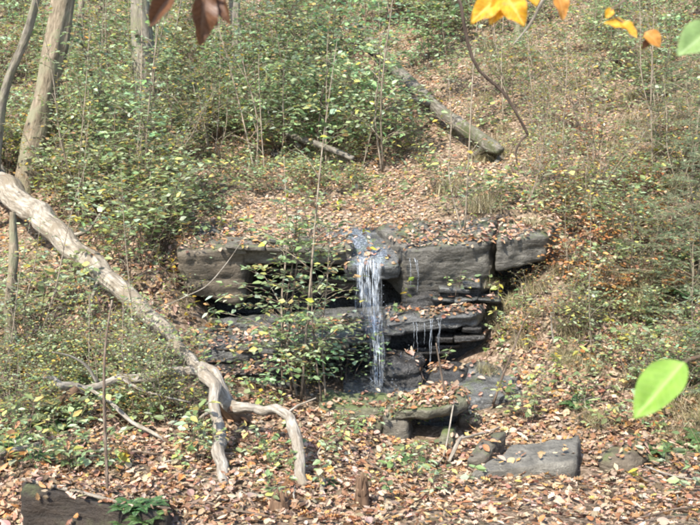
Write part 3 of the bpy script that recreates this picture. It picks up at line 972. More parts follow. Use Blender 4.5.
# the largest fallen leaves, one by one
def fallen_leaves(near):
    rng = np.random.default_rng(12)
    P, D, U, S, W = near
    kinds = [((0.48, 0.36, 0.26), 'pale tan', 0.22), ((0.40, 0.285, 0.19), 'dull buff brown', 0.30), ((0.46, 0.235, 0.075), 'bright orange', 0.13), ((0.24, 0.125, 0.062), 'dark rust brown', 0.27), ((0.55, 0.40, 0.12), 'yellow', 0.04)]
    R = frames(D, U)
    V0, T0 = PROTO['oak']
    V1 = V0.copy()
    V1[:, 2] = V0[:, 2] * 1.7 - 0.10 * (V0[:, 1] - 0.5) ** 2
    meshes = {}
    pr = np.array([k[2] for k in kinds])
    ch = rng.choice(len(kinds), len(P), p=pr / pr.sum())
    for i in range(len(P)):
        k = int(ch[i])
        shp = int(rng.integers(2))
        key = (k, shp)
        if key not in meshes:
            meshes[key] = mesh_from('fallen_leaf', (V0, V1)[shp], T0, M['litter'], False, np.repeat(np.array([kinds[k][0]]), len(V0), 0))
        o = bpy.data.objects.new('fallen_leaf', meshes[key])
        m4 = Matrix(R[i].tolist()).to_4x4()
        o.matrix_world = Matrix.Translation(P[i].tolist()) @ m4 @ Matrix.Diagonal((S[i] * W[i], S[i], S[i], 1))
        link(o)
        tag(o, ('flat ' if shp == 0 else 'curled ') + kinds[k][1] + ' lobed leaf fallen on the litter of the near flat', 'leaf', kinds[k][1] + (' flat' if shp == 0 else ' curled') + ' fallen leaves')
fallen_leaves(near)

# ------------------------------------------------------------------ trunks, logs, dead wood
def part_tube(name, parent, pts, mat, sides=14, n=30, bumpy=0.08, seed=0, wob=0.0, extra=None):
    """pts rows: x, y, z, radius (world)"""
    Q = smooth_path(pts, n, wob, np.random.default_rng(seed + 50))
    t = Tubes().add(Q[:, :3], np.clip(Q[:, 3], 0.002, 9), sides, bumpy, seed)
    if extra:
        for e in extra:
            E = smooth_path(e, 10)
            t.add(E[:, :3], np.clip(E[:, 3], 0.002, 9), 6, 0.05, seed + 3)
    o = mobj(name, t.mesh(name, mat), parent)
    if parent is not None:
        o.matrix_parent_inverse = Matrix.Translation(-parent.location)
    return o

def pr(x, y, d, wpx):
    """pixel + distance + width in pixels -> x, y, z, radius"""
    p = at(x, y, d)
    return (*p, wpx / 2 / F * d)

log = empty('fallen_tree', hit(205, 480))
tag(log, 'pale barkless fallen tree slanting down to forked bleached limbs', 'fallen tree')
part_tube('trunk', log, [pr(-60, 128, 20.0, 24), pr(-25, 160, 18.2, 24), pr(0, 184, 17.0, 25), pr(22, 202, 16.2, 24), pr(40, 216, 15.3, 24), pr(62, 238, 14.3, 23), pr(80, 256, 13.5, 22), pr(102, 273, 12.8, 20), pr(122, 291, 12.2, 18), pr(142, 312, 11.6, 16), pr(162, 325, 11.1, 15), pr(187, 352, 10.3, 12), pr(207, 374, 9.75, 11)], M['logbark'], 34, 220, 0.10, 2, 0.014)
e1, e2 = hit(224, 492), hit(304, 488)
part_tube('limb', log, [pr(200, 366, 9.9, 9), pr(211, 384, 9.4, 13), pr(213, 408, 9.0, 11), pr(220, 436, 8.6, 14), pr(219, 458, 8.2, 13), pr(223, 478, 7.9, 12), (e1[0], e1[1] - 0.05, e1[2] + 0.02, 0.065), (e1[0] + 0.06, e1[1] - 0.2, e1[2] - 0.1, 0.04)], M['deadwood'], 22, 90, 0.12, 3, 0.014)
part_tube('limb', log, [pr(200, 365, 9.85, 9), pr(218, 384, 9.65, 13), pr(232, 404, 9.45, 14), pr(250, 410, 9.3, 9), pr(266, 413, 9.2, 10), pr(284, 416, 8.9, 10), pr(297, 434, 8.5, 13), pr(302, 460, 8.1, 11), (e2[0], e2[1], e2[2], 0.06)], M['deadwood'], 22, 110, 0.12, 4, 0.014)
part_tube('limb_stub', log, [pr(218, 396, 9.75, 16), pr(235, 416, 9.9, 19), pr(252, 432, 10.0, 20), pr(262, 442, 10.1, 15)], M['rot'], 16, 24, 0.16, 5)
part_tube('knot', log, [pr(231, 408, 9.48, 8), pr(231, 410, 9.3, 7.5)], M['rot'], 10, 5, 0.1, 6)
part_tube('limb', log, [pr(206, 372, 9.8, 10), pr(178, 372, 9.9, 10), pr(150, 375, 10.0, 10), pr(122, 378, 9.95, 9), pr(98, 384, 9.8, 9), pr(76, 388, 9.6, 10), pr(58, 382, 9.5, 6), pr(43, 377, 9.4, 2.5)], M['deadwood'], 16, 90, 0.12, 7, 0.014)
part_tube('limb_stub', log, [pr(76, 388, 9.6, 12), pr(66, 402, 9.5, 14), (*hit(55, 424), 0.07)], M['rot'], 12, 20, 0.2, 8)
part_tube('limb', log, [pr(88, 388, 9.65, 3), pr(110, 402, 9.4, 4), pr(132, 422, 9.2, 4.5), pr(155, 434, 9.0, 3.5), (*hit(172, 446), 0.012)], M['deadwood'], 8, 26, 0.08, 9)

for k, pts in enumerate([
        [pr(122, 378, 9.95, 4), pr(140, 392, 9.7, 3.4), pr(162, 398, 9.5, 2.4), pr(190, 402, 9.4, 1.4)],
        [pr(98, 383, 9.8, 4), pr(84, 366, 9.7, 3), pr(66, 356, 9.6, 2), pr(52, 352, 9.5, 1.2)],
        [pr(150, 375, 10.0, 3), pr(168, 356, 10.0, 2.2), pr(172, 340, 10.0, 1.4)],
        [pr(214, 410, 9.3, 4), pr(196, 420, 9.1, 2.6), pr(170, 424, 9.0, 1.6)],
        [pr(283, 416, 9.0, 4), pr(296, 404, 8.9, 2.4), pr(316, 398, 8.8, 1.2)],
        [pr(62, 240, 14.3, 6), pr(84, 232, 14.0, 4), pr(100, 214, 13.8, 2)],
        [pr(102, 272, 12.8, 5), pr(92, 296, 12.4, 3.4), pr(86, 318, 12.1, 2)]]):
    part_tube('limb', log, pts, M['deadwood'] if k < 5 else M['logbark'], 7, 18, 0.12, 30 + k, 0.012)
o = part_tube('fallen_branch', None, [(*hit(218, 488), 0.03), (*hit(234, 494), 0.034), (*hit(258, 499), 0.028), (*hit(284, 507), 0.012)], M['deadwood'], 10, 24, 0.1, 10)
o.location.z += 0.02
tag(o, 'thick pale branch end half sunk in leaves below the forked limbs', 'branch')

ul = empty('fallen_log', hit(490, 150))
tag(ul, 'mossy grey log lying down the hillside above the waterfall', 'log')
rows = []
for (x, y, w, lift) in [(352, 22, 11, .3), (372, 44, 12, .35), (405, 78, 12, .5), (432, 104, 12, .5), (462, 126, 13, .45), (488, 144, 14, .3), (500, 150, 9, .1)]:
    p = hit(x, y + 6)
    d = p[1] - 1.0
    rows.append(pr(x, y, d, w))
part_tube('trunk', ul, rows, M['mossbark'], 18, 70, 0.15, 11)
part_tube('root', ul, [rows[-2], pr(500, 158, hit(500, 158)[1], 9), (*hit(494, 166), 0.06)], M['mossbark'], 8, 12, 0.1, 12)
part_tube('root', ul, [rows[-2], pr(482, 150, hit(500, 156)[1] - .3, 8), (*hit(470, 158), 0.05)], M['mossbark'], 8, 12, 0.1, 13)
part_tube('limb', ul, [rows[3], pr(415, 100, rows[3][1] - 0.8, 5), pr(395, 98, rows[3][1] - 1.4, 3)], M['mossbark'], 6, 10, 0.1, 13)

o = part_tube('fallen_log', None, [pr(284, 134, 21.6, 5), pr(300, 139, 21.0, 6), pr(330, 149, 20.4, 6.5), pr(353, 159, 19.9, 5.5)], M['mossbark'], 12, 30, 0.12, 14)
tag(o, 'short brown log crossing the stream bed above the ledge', 'log')
o = part_tube('fallen_branch', None, [pr(268, 104, 23.0, 2.5), pr(272, 122, 22.4, 3.5), pr(284, 134, 21.9, 4.5), pr(300, 147, 21.2, 4)], M['mossbark'], 10, 24, 0.12, 15)
tag(o, 'crooked grey branch propped on the short crossing log', 'branch')
o = part_tube('fallen_branch', None, [(*hit(590, 68), 0.08), pr(610, 62, hit(610, 68)[1], 6), pr(622, 56, hit(622, 60)[1], 5)], M['deadwood'], 8, 14, 0.1, 16)
tag(o, 'short pale limb lying high on the leafy hillside', 'branch')

def crown(rng, base, top, spread, n_leaf, size):
    """limbs and leaf clusters for a tall tree"""
    tb = Tubes()
    tips = []
    for k in range(13):
        t = rng.uniform(0.0, 1.0)
        s = base * (1 - t) + top * t
        a = rng.uniform(0, 2 * np.pi)
        L = spread * rng.uniform(0.55, 1.1) * (1.1 - 0.5 * t)
        e = s + np.array([math.cos(a) * L, math.sin(a) * L, L * rng.uniform(0.2, 0.7)])
        m = (s + e) / 2 + rng.normal(0, 0.25, 3)
        Q = smooth_path([(*s, 0.07), (*m, 0.045), (*e, 0.012)], 10)
        tb.add(Q[:, :3], Q[:, 3], 6)
        for q in (m, e, (m + e) / 2):
            for _ in range(3):
                tips.append(q + rng.normal(0, 0.5, 3))
    tips = np.array(tips)
    P = tips[rng.integers(len(tips), size=n_leaf)] + rng.normal(0, 0.42, (n_leaf, 3))
    a = rng.uniform(0, 2 * np.pi, n_leaf)
    D = np.stack([np.cos(a), np.sin(a), rng.normal(-0.3, 0.3, n_leaf)], -1)
    U = np.array([0, 0, 1.0]) + rng.normal(0, 0.5, (n_leaf, 3))
    S = rng.uniform(0.7, 1.3, n_leaf) * size
    C = pick(rng, [(0.10, 0.15, 0.04), (0.30, 0.26, 0.05), (0.40, 0.20, 0.05)], [4, 3, 2], n_leaf)
    return tb, (P, D, U, S, C)

def tree(name, label, pts, mat, height, seed, spread=2.6, n_leaf=1000, sides=20, group=None):
    """pts: trunk rows in view (x,y,z,r), continued straight up to height"""
    rng = np.random.default_rng(seed)
    t = empty(name, pts[0][:3])
    tag(t, label, 'tree', group)
    p = [np.array(q, float) for q in pts]
    dirv = p[-1][:3] - p[-2][:3]
    dirv /= dirv[2]
    g = p[-1]
    zt = pts[0][2] + height
    for f in (0.35, 0.7, 1.0):
        dz = (zt - g[2]) * f
        p.append(np.array([g[0] + dirv[0] * dz * 0.8, g[1] + dirv[1] * dz * 0.8, g[2] + dz, g[3] * (1 - 0.8 * f)]))
    # root flare below ground level
    b = p[0].copy()
    first = [np.array([b[0], b[1], b[2] - 0.3, b[3] * 1.35])]
    part_tube('trunk', t, first + p, mat, sides + 10, 140, 0.14, seed)
    lo = p[-4][:3] * 0.35 + p[-1][:3] * 0.65
    tb, (P, D, U, S, C) = crown(rng, lo, p[-1][:3], spread, n_leaf, 0.16)
    lim = mobj('limbs', tb.mesh('limbs', mat), t)
    lim.matrix_parent_inverse = Matrix.Translation(-t.location)
    tag(lim, kind='stuff')
    cr = mobj('crown', leaf_mesh('crown', P, D, U, S, C, 'simple', M['green']), t)
    cr.matrix_parent_inverse = Matrix.Translation(-t.location)
    tag(cr, kind='stuff')
    return t

b = hit(26, 190)
tree('broadleaf_tree', 'brown leaning tree trunk rising behind the pale fallen tree', [(*b, 0.32), pr(34, 150, b[1] + .1, 24), pr(48, 85, b[1] + .2, 23), pr(64, 0, b[1] + .4, 21)], M['bark'], 15, 61)
b = hit(149, 142)
tree('broadleaf_tree', 'straight grey tree trunk among yellowing bushes on the slope', [(*b, 0.31), pr(147, 110, b[1], 20), pr(143, 50, b[1], 19), pr(140, 0, b[1], 18)], M['bark_grey'], 15, 62)
b = hit(-10, 230)
tree('broadleaf_tree', 'slim pale grey leaning tree with orange leaves near its stem', [(*b, 0.13), pr(2, 105, b[1] - .3, 8), pr(24, 42, b[1] - .5, 7.5), pr(36, 0, b[1] - .6, 7)], M['bark_grey'], 11, 63, 1.6, 400)
for k, (x, y, w, dx, lb) in enumerate([
        (78, 78, 7, 3, 'thin tree far up the slope behind the brown leaning trunk'),
        (238, 62, 11, -4, 'distant grey tree on the slope uphill of the crooked branch'),
        (214, 70, 6, 6, 'thin distant tree between the two grey trunks on the slope'),
        (518, 34, 7, 5, 'distant slim tree high on the leaf covered hillside')]):
    b = hit(x, y)
    tree('broadleaf_tree', lb, [(*b, w / F * b[1] * 0.6), pr(x + dx * 0.5, y - 30, b[1], w), pr(x + dx, y - 75, b[1] + .2, w * 0.9)], M['bark_grey'] if k % 2 else M['bark'], 11, 70 + k, 2.0, 300, 8)

b = hit(12, 345)
o = part_tube('snag', None, [(b[0], b[1], b[2] - 0.1, 0.11), pr(9, 305, b[1], 10), pr(14, 255, b[1] + .1, 9), pr(13, 212, b[1] + .2, 6)], M['bark'], 12, 40, 0.2, 80, 0.012)
tag(o, 'dark dead snag standing below the pale fallen tree', 'dead tree')

# stakes and sticks
def stick(label, pts, mat, name='stick', r=None, group=None, sides=7, n=16):
    o = part_tube(name, None, pts, mat, sides, n, 0.1, int(abs(pts[0][0]) * 100) % 97, 0.004)
    return tag(o, label, name if name != 'dead_stump' else 'stump', group)

def stump(label, x, y, h, r, seed):
    """broken stub: a ridged base that ends in separate splinters of unequal length"""
    rg = np.random.default_rng(seed)
    b = hit(x, y)
    t = Tubes()
    base = smooth_path([(b[0], b[1], b[2] - 0.06, r * 1.25), (b[0] + .005, b[1], b[2] + h * 0.3, r), (b[0] + .01, b[1], b[2] + h * 0.55, r * 0.92)], 12)
    t.add(base[:, :3], base[:, 3], 14, 0.2, seed)
    for k in range(9):
        a = k / 9 * 2 * np.pi + rg.normal(0, 0.2)
        o = np.array([b[0] + .01 + math.cos(a) * r * 0.6, b[1] + math.sin(a) * r * 0.6, b[2] + h * 0.35])
        e = o + np.array([rg.normal(0, .012), rg.normal(0, .012), h * rg.uniform(0.25, 0.7)])
        Q = smooth_path([(*o, r * 0.36), (*((o + e) / 2), r * 0.3), (*e, 0.003)], 6)
        t.add(Q[:, :3], Q[:, 3], 5, 0.15, seed + k)
    ob = mobj('tree_stub', t.mesh('tree_stub', M['rot']))
    tag(ob, label, 'stump')
stump('small broken brown stub with splintered top poking from the leaves', 361, 506, 0.34, 0.07, 401)
stump('low dark rotten stub sunk among leaves below the forked limbs', 279, 510, 0.2, 0.09, 402)
b = hit(452, 470)
stick('short pale stick leaning toward the mossy slabs', [(*(hit(448, 466) + [0, 0, .03]), 0.022), (*(at(456, 448, hit(456, 462)[1]) + [0, 0, .02]), 0.026), (*at(463, 436, hit(463, 455)[1]), 0.02)], M['deadwood'])
stick('thin brown stick lying across the narrow mossy slab', [(*(at(462, 438, 9.7)), 0.014), (*at(482, 433, 9.9), 0.018), (*at(500, 427, 10.1), 0.01)], M['deadwood'])
b = Vector(tuple(at(447, 397, 10.55)))
stick('slim upright dead stem before the black boulder', [(b.x, b.y - .15, b.z - .05, 0.018), (*at(443, 380, b.y - .2), 0.015), (*at(439, 360, b.y - .22), 0.012), (*at(436, 343, b.y - .25), 0.008)], M['twig'])
b = sight(492, 400)
stick('bare leaning stick over the smooth wet slab', [(b.x, b.y - .1, b.z - .03, 0.02), (*at(502, 378, b.y - .15), 0.018), (*at(512, 352, b.y - .2), 0.014), (*at(522, 325, b.y - .25), 0.011), (*at(530, 312, b.y - .3), 0.006)], M['twig'])
b = sight(551, 338)
stick('short white broken stick on the dry grass bank', [(b.x, b.y - .2, b.z - .05, 0.016), (*at(552, 325, b.y - .25), 0.014), (*at(551, 316, b.y - .28), 0.012)], M['deadwood'])
stick('bent pale twig beside the leafy sprout on the litter', [(*(hit(326, 488) + [0, 0, .02]), 0.02), (*at(328, 470, 8.6), .012), (*at(318, 456, 8.8), .009), (*at(322, 445, 8.9), .006)], M['deadwood'])
stick('short thick pale stick stuck beside the rotten stub', [(*hit(320, 500), 0.03), (*at(323, 490, 7.7), .028), (*at(325, 480, 7.8), .02)], M['deadwood'])
stick('pale curved branch half buried at the slab end', [(*(hit(-15, 468) + [0, 0, .1]), 0.05), (*(hit(15, 462) + [0, 0, .13]), .04), (*(hit(40, 452) + [0, 0, .1]), .02)], M['deadwood'])
stick('long thin stick lying along the sheer dark slab', [(*at(22, 479, 6.72), 0.014), (*at(80, 492, 6.6), .016), (*at(160, 514, 6.4), .012)], M['deadwood'])
b = sight(165, 318)
stick('forked bare twig reaching past the brown boulder', [(*at(150, 312, 12.6), 0.010), (*at(185, 297, 12.8), .010), (*at(208, 285, 12.95), .009), (*at(228, 262, 13.1), .007), (*at(245, 236, 13.3), .004)], M['deadwood'])
rngs = np.random.default_rng(90)
places = ['on the near flat', 'on the near flat', 'on the leafy bank', 'on the leafy bank', 'on the slope above the ledge', 'on the slope above the ledge']
for k in range(46):
    zone = k % 3
    if zone == 0:
        x, y = rngs.uniform(60, 690), rngs.uniform(450, 522)
    elif zone == 1:
        x, y = rngs.uniform(560, 700), rngs.uniform(180, 420)
    else:
        x, y = rngs.uniform(180, 600), rngs.uniform(60, 215)
    c = hit(x, y)
    a = rngs.uniform(0, np.pi)
    L = rngs.uniform(0.12, 0.4) * (1 + 0.5 * (zone == 2))
    q = []
    for s in (-1, 0, 1):
        xx, yy = c[0] + s * L * math.cos(a), c[1] + s * L * math.sin(a)
        dp, _ = drop(xx, yy)
        q.append((xx, yy, dp.z + 0.03 + 0.05 * rngs.random(), rngs.uniform(0.006, 0.013) * (1 + (zone == 2))))
    lb = ['thin dead twig lying in the leaves of the near flat', 'thin dead twig caught on the leafy bank below the evergreens', 'thin dead twig lying on the slope above the ledge'][zone]
    stick(lb, q, M['twig'] if k % 2 else M['deadwood'], 'twig', group=lb.replace('thin dead twig', 'twigs'), sides=5, n=9)

# ------------------------------------------------------------------ living plants
GREENS = [(0.22, 0.285, 0.115), (0.29, 0.365, 0.165), (0.36, 0.44, 0.27), (0.15, 0.20, 0.085), (0.50, 0.47, 0.14), (0.46, 0.30, 0.13)]
GREEN_W = [28, 30, 20, 8, 10, 5]
YELLOWS = [(0.42, 0.38, 0.06), (0.30, 0.32, 0.08), (0.50, 0.34, 0.05), (0.16, 0.21, 0.07)]
BROWNS = [(0.34, 0.15, 0.05), (0.24, 0.115, 0.05), (0.42, 0.22, 0.07), (0.40, 0.28, 0.17)]

class Leafer:
    def __init__(self):
        self.P, self.D, self.U, self.S = [], [], [], []
    def along(self, rng, Q, spacing, size, spread=0.9, start=0.15, droop=0.15, upj=0.35, tip=True):
        L = np.concatenate([[0], np.cumsum(np.linalg.norm(np.diff(Q, axis=0), axis=1))])
        n = max(1, int(L[-1] * (1 - start) / spacing))
        s = L[-1] * (start + (1 - start) * (np.arange(n) + rng.uniform(0, 1, n)) / n)
        P = np.stack([np.interp(s, L, Q[:, k]) for k in range(3)], -1)
        T = np.stack([np.interp(np.minimum(s + 0.02, L[-1]), L, Q[:, k]) - np.interp(np.maximum(s - 0.02, 0), L, Q[:, k]) for k in range(3)], -1)
        T /= np.linalg.norm(T, axis=1, keepdims=True) + 1e-9
        up = np.array([0, 0, 1.0])
        sd = np.cross(T, up)
        sd /= np.linalg.norm(sd, axis=1, keepdims=True) + 1e-9
        sg = np.where(np.arange(n) % 2 == 0, 1.0, -1.0)[:, None]
        D = T * (1 - 0.45 * spread) + sd * sg * spread + rng.normal(0, 0.22, (n, 3))
        D[:, 2] -= droop
        U = up + rng.normal(0, upj, (n, 3))
        self.P.append(P); self.D.append(D); self.U.append(U)
        self.S.append(size * rng.uniform(0.6, 1.25, n))
    def get(self):
        return np.concatenate(self.P), np.concatenate(self.D), np.concatenate(self.U), np.concatenate(self.S)

def woody(seed, height, spread, stems, nbr, leaf, spacing, first=0.25, lean=0.15, rise=0.35, twigs=3, r0=0.014, base_r=0.08):
    rng = np.random.default_rng(seed)
    tb, lf = Tubes(), Leafer()
    for s in range(stems):
        a = rng.uniform(0, 2 * np.pi)
        b = np.array([math.cos(a), math.sin(a), 0]) * base_r * rng.random() * (stems > 1)
        h = height * rng.uniform(0.7, 1.05)
        ld = np.array([math.cos(a), math.sin(a), 0]) * h * lean * rng.uniform(0.4, 1.6)
        pts = [(*b - np.array([0, 0, 0.05]), r0), (*(b + ld * 0.3 + [0, 0, h * 0.35] + rng.normal(0, 0.02 * h, 3)), r0 * 0.8), (*(b + ld * 0.65 + [0, 0, h * 0.7] + rng.normal(0, 0.02 * h, 3)), r0 * 0.55), (*(b + ld + [0, 0, h]), r0 * 0.2)]
        Q = smooth_path(pts, 14)
        tb.add(Q[:, :3], Q[:, 3], 5)
        lf.along(rng, Q[9:, :3], spacing, leaf)
        for k in range(nbr):
            t = first + (1 - first) * (k + rng.random()) / nbr
            i = min(12, int(t * 13))
            o = Q[i, :3]
            az = k * 2.4 + rng.normal(0, 0.5)
            L = spread * (1.05 - 0.75 * t) * rng.uniform(0.7, 1.25)
            d = np.array([math.cos(az), math.sin(az), rise + rng.normal(0, 0.15)])
            e = o + d * L
            m = o + d * L * 0.5 + np.array([0, 0, 0.06 * L]) + rng.normal(0, 0.03 * L, 3)
            e[2] -= 0.12 * L
            rr = Q[i, 3] * 0.55
            B = smooth_path([(*o, rr), (*m, rr * 0.6), (*e, 0.0022)], 8)
            tb.add(B[:, :3], np.clip(B[:, 3], 0.002, 1), 4)
            lf.along(rng, B[:, :3], spacing, leaf)
            for w in range(twigs):
                j = rng.integers(2, 7)
                o2 = B[j, :3]
                a2 = az + rng.choice([-1, 1]) * rng.uniform(0.5, 1.2)
                d2 = np.array([math.cos(a2), math.sin(a2), rise * 0.6 + rng.normal(0, 0.2)])
                L2 = L * rng.uniform(0.3, 0.6)
                W = np.linspace(o2, o2 + d2 * L2 + [0, 0, -0.05 * L2], 5) + rng.normal(0, 0.012 * L2, (5, 3))
                tb.add(W, np.linspace(max(rr * 0.4, 0.002), 0.0015, 5), 3)
                lf.along(rng, W, spacing, leaf)
    return rng, tb, lf

PROTOS = {}
def make_proto(key, name, stem_mat, leaf_mat, builder, pal, w, kind='simple', widen=(0.8, 1.3)):
    rng, tb, lf = builder
    P, D, U, S = lf.get()
    C = pick(rng, pal, w, len(P), 0.2)
    fm = leaf_mesh('foliage', P, D, U, S, C, kind, leaf_mat, rng.uniform(*widen, len(P)))
    sm = tb.mesh('stem', stem_mat) if tb.V else None
    PROTOS[key] = (name, sm, fm)

for k in range(4):
    make_proto('sapling%d' % k, 'sapling', M['twig'], M['green'], woody(100 + k, 3.4 + 0.5 * k, 1.25, 1, 24, 0.13, 0.10, 0.18, 0.12, 0.3, 4, 0.020), GREENS, GREEN_W, 'simple', (1.0, 1.6))
for k in range(5):
    make_proto('bush%d' % k, 'bush', M['twig'], M['green'], woody(120 + k, 0.95 + 0.2 * k, 0.8, 4, 8, 0.115, 0.11, 0.12, 0.45, 0.7, 3, 0.008), GREENS, GREEN_W, 'simple', (1.0, 1.6))
for k in range(3):
    make_proto('yellow%d' % k, 'yellowing_shrub', M['twig'], M['green'], woody(140 + k, 0.9 + 0.35 * k, 0.6, 3, 7, 0.105, 0.075, 0.25, 0.3, 0.4, 2, 0.008), YELLOWS, [3, 4, 1, 4])
for k in range(2):
    make_proto('brown%d' % k, 'withered_shrub', M['twig'], M['litter'], woody(150 + k, 0.8 + 0.3 * k, 0.5, 3, 6, 0.09, 0.085, 0.2, 0.3, 0.3, 2, 0.008), BROWNS, [4, 4, 2, 3], 'curl')
for k in range(3):
    make_proto('twiggy%d' % k, 'twiggy_shrub', M['twig_pale'], M['green'], woody(160 + k, 1.3 + 0.4 * k, 0.7, 5, 9, 0.075, 0.16, 0.2, 0.4, 0.6, 4, 0.009), YELLOWS + GREENS, [2, 3, 1, 3, 2, 2, 2, 1, 1, 1])
for k in range(3):
    make_proto('sprout%d' % k, 'seedling', M['twig'], M['green'], woody(170 + k, 0.28 + 0.1 * k, 0.22, 3, 4, 0.085, 0.05, 0.2, 0.4, 0.2, 1, 0.004), GREENS, GREEN_W)
for k in range(3):     # broad bright leaves in loose layers
    make_proto('broad%d' % k, 'sapling', M['twig'], M['green'], woody(185 + k, 3.0 + 0.7 * k, 1.35, 1, 20, 0.175, 0.13, 0.15, 0.12, 0.25, 4, 0.020), [(0.28, 0.41, 0.17), (0.36, 0.49, 0.24), (0.42, 0.53, 0.32), (0.48, 0.48, 0.14)], [4, 5, 3, 1], 'simple', (1.1, 1.7))
for k in range(3):     # tall thin whips with few leaves
    make_proto('whip%d' % k, 'thin_sapling', M['twig_pale'], M['green'], woody(175 + k, 4.6 + 0.7 * k, 0.9, 1 + k % 2, 15, 0.115, 0.17, 0.15, 0.08, 0.7, 3, 0.022), GREENS + YELLOWS, [20, 24, 14, 6, 10, 6, 6, 6, 4, 4], 'simple', (1.0, 1.6))
for k in range(2):     # evergreen with feathery needles
    make_proto('evergreen%d' % k, 'evergreen', M['bark'], M['green'], woody(180 + k, 2.3 + 0.5 * k, 0.95, 1, 26, 0.06, 0.009, 0.08, 0.08, 0.25, 5, 0.022), [(0.17, 0.24, 0.12), (0.23, 0.30, 0.16), (0.11, 0.17, 0.09), (0.30, 0.30, 0.15)], [4, 3, 2, 1], 'needle', (1.4, 2.6))

def fern(seed, n=10, L0=0.5):
    rng = np.random.default_rng(seed)
    tb, lf = Tubes(), Leafer()
    for k in range(n):
        a = k * 2.4 + rng.normal(0, 0.3)
        L = L0 * rng.uniform(0.7, 1.15)
        d = np.array([math.cos(a), math.sin(a), 0])
        t = np.linspace(0, 1, 9)
        Q = d[None] * (L * t)[:, None] * rng.uniform(0.6, 0.95)
        Q[:, 2] = L * (0.85 * t - 0.62 * t * t) * rng.uniform(0.8, 1.3)
        tb.add(Q, np.linspace(0.004, 0.001, 9), 3)
        m = 26
        tt = np.linspace(0.12, 0.99, m)
        P = np.stack([np.interp(tt, t, Q[:, j]) for j in range(3)], -1)
        T = np.gradient(P, axis=0)
        T /= np.linalg.norm(T, axis=1, keepdims=True)
        sd = np.cross(T, [0, 0, 1.0])
        sd /= np.linalg.norm(sd, axis=1, keepdims=True) + 1e-9
        for sg in (-1, 1):
            lf.P.append(P); lf.D.append(sd * sg + T * 0.25); lf.U.append(np.cross(sd, T) + rng.normal(0, 0.1, (m, 3)))
            lf.S.append(0.20 * L * np.sin(np.pi * np.clip(1.08 - tt, 0.05, 1) * 0.62))
    return rng, tb, lf
for k in range(2):
    make_proto('fern%d' % k, 'fern', M['twig'], M['green'], fern(190 + k, 10 + 3 * k, 0.42 + 0.1 * k), [(0.09, 0.17, 0.055), (0.13, 0.22, 0.075), (0.06, 0.12, 0.045)], [3, 3, 1], 'simple', (0.6, 0.8))

def tuft(seed, n=260, L0=0.42):
    """dry grass: long arching blades, each a narrow bent strip"""
    rng = np.random.default_rng(seed)
    V, Tn, C = [], [], []
    pal = np.array([(0.40, 0.34, 0.20), (0.30, 0.25, 0.13), (0.22, 0.22, 0.09), (0.46, 0.40, 0.27), (0.16, 0.12, 0.07)])
    for k in range(n):
        a = rng.uniform(0, 2 * np.pi)
        b = np.array([rng.normal(0, 0.12), rng.normal(0, 0.12), -0.02])
        L = L0 * rng.uniform(0.5, 1.3)
        d = np.array([math.cos(a), math.sin(a), 0])
        s = np.array([-d[1], d[0], 0]) * rng.uniform(0.003, 0.0065)
        bend = rng.uniform(0.4, 1.3)
        c = pal[rng.choice(5, p=[.3, .25, .15, .2, .1])] * rng.uniform(0.8, 1.2)
        i0 = len(V)
        for t in (0, 0.35, 0.7, 1.0):
            p = b + d * L * bend * t * (0.35 + 0.5 * t) + np.array([0, 0, L * (1.1 * t - 0.75 * bend * t * t)])
            wdt = (1 - t) * 0.9 + 0.1
            V += [p - s * wdt, p + s * wdt]
            C += [c, c]
        for j in range(3):
            q = i0 + 2 * j
            Tn += [(q, q + 1, q + 3), (q, q + 3, q + 2)]
    return mesh_from('blades', np.array(V), np.array(Tn), M['straw'], False, np.array(C))
for k in range(3):
    PROTOS['tuft%d' % k] = ('grass_tuft', None, tuft(200 + k, 260, 0.36 + 0.1 * k))

def put(key, x, y, z, rz, s, label, cat, group=None, tilt=(0, 0), sz=1.0):
    name, sm, fm = PROTOS[key]
    o = empty(name, (x, y, z))
    o.rotation_euler = (tilt[0], tilt[1], rz)
    o.scale = (s, s, s * sz)
    tag(o, label, cat, group)
    if sm:
        mobj('stem', sm, o)
    f = mobj('blades' if name == 'grass_tuft' else 'foliage', fm, o)
    tag(f, kind='stuff')
    return o

rngp = np.random.default_rng(300)
def zone(key, nvar, n, x0, x1, y0, y1, s0, s1, label, cat, keep=None, tiltmax=0.12):
    k, tries = 0, 0
    while k < n and tries < n * 12:
        tries += 1
        x, y = rngp.uniform(x0, x1), rngp.uniform(y0, y1)
        if keep and not keep(x, y):
            continue
        p = sight(x, y)
        if p is None:
            continue
        sc = rngp.uniform(s0, s1)
        lb = label
        if not any(w_ in label for w_ in ('small', 'low ', 'tall')):
            lb = ('smaller ' if sc < (s0 + s1) / 2 else 'larger ') + label
        put('%s%d' % (key, rngp.integers(nvar)), p.x, p.y, p.z - 0.02, rngp.uniform(0, 6.28), sc, lb, cat, lb, (rngp.normal(0, tiltmax * 0.5), rngp.normal(0, tiltmax * 0.5)))
        k += 1

off_log = lambda x, y: not (345 < x < 520 and -6 < y - (35 + (x - 365) * 0.88) < 90)
off_trunk = lambda x, y: off_ledge(x, y) and not (x < 170 and -8 < y - (184 + 0.9 * x) < 90)
in_front = lambda x, y: y > 184 + 0.9 * x + (95 if x < 110 else 55)
off_ledge = lambda x, y: not (165 < x < 560 and 165 < y < 410)
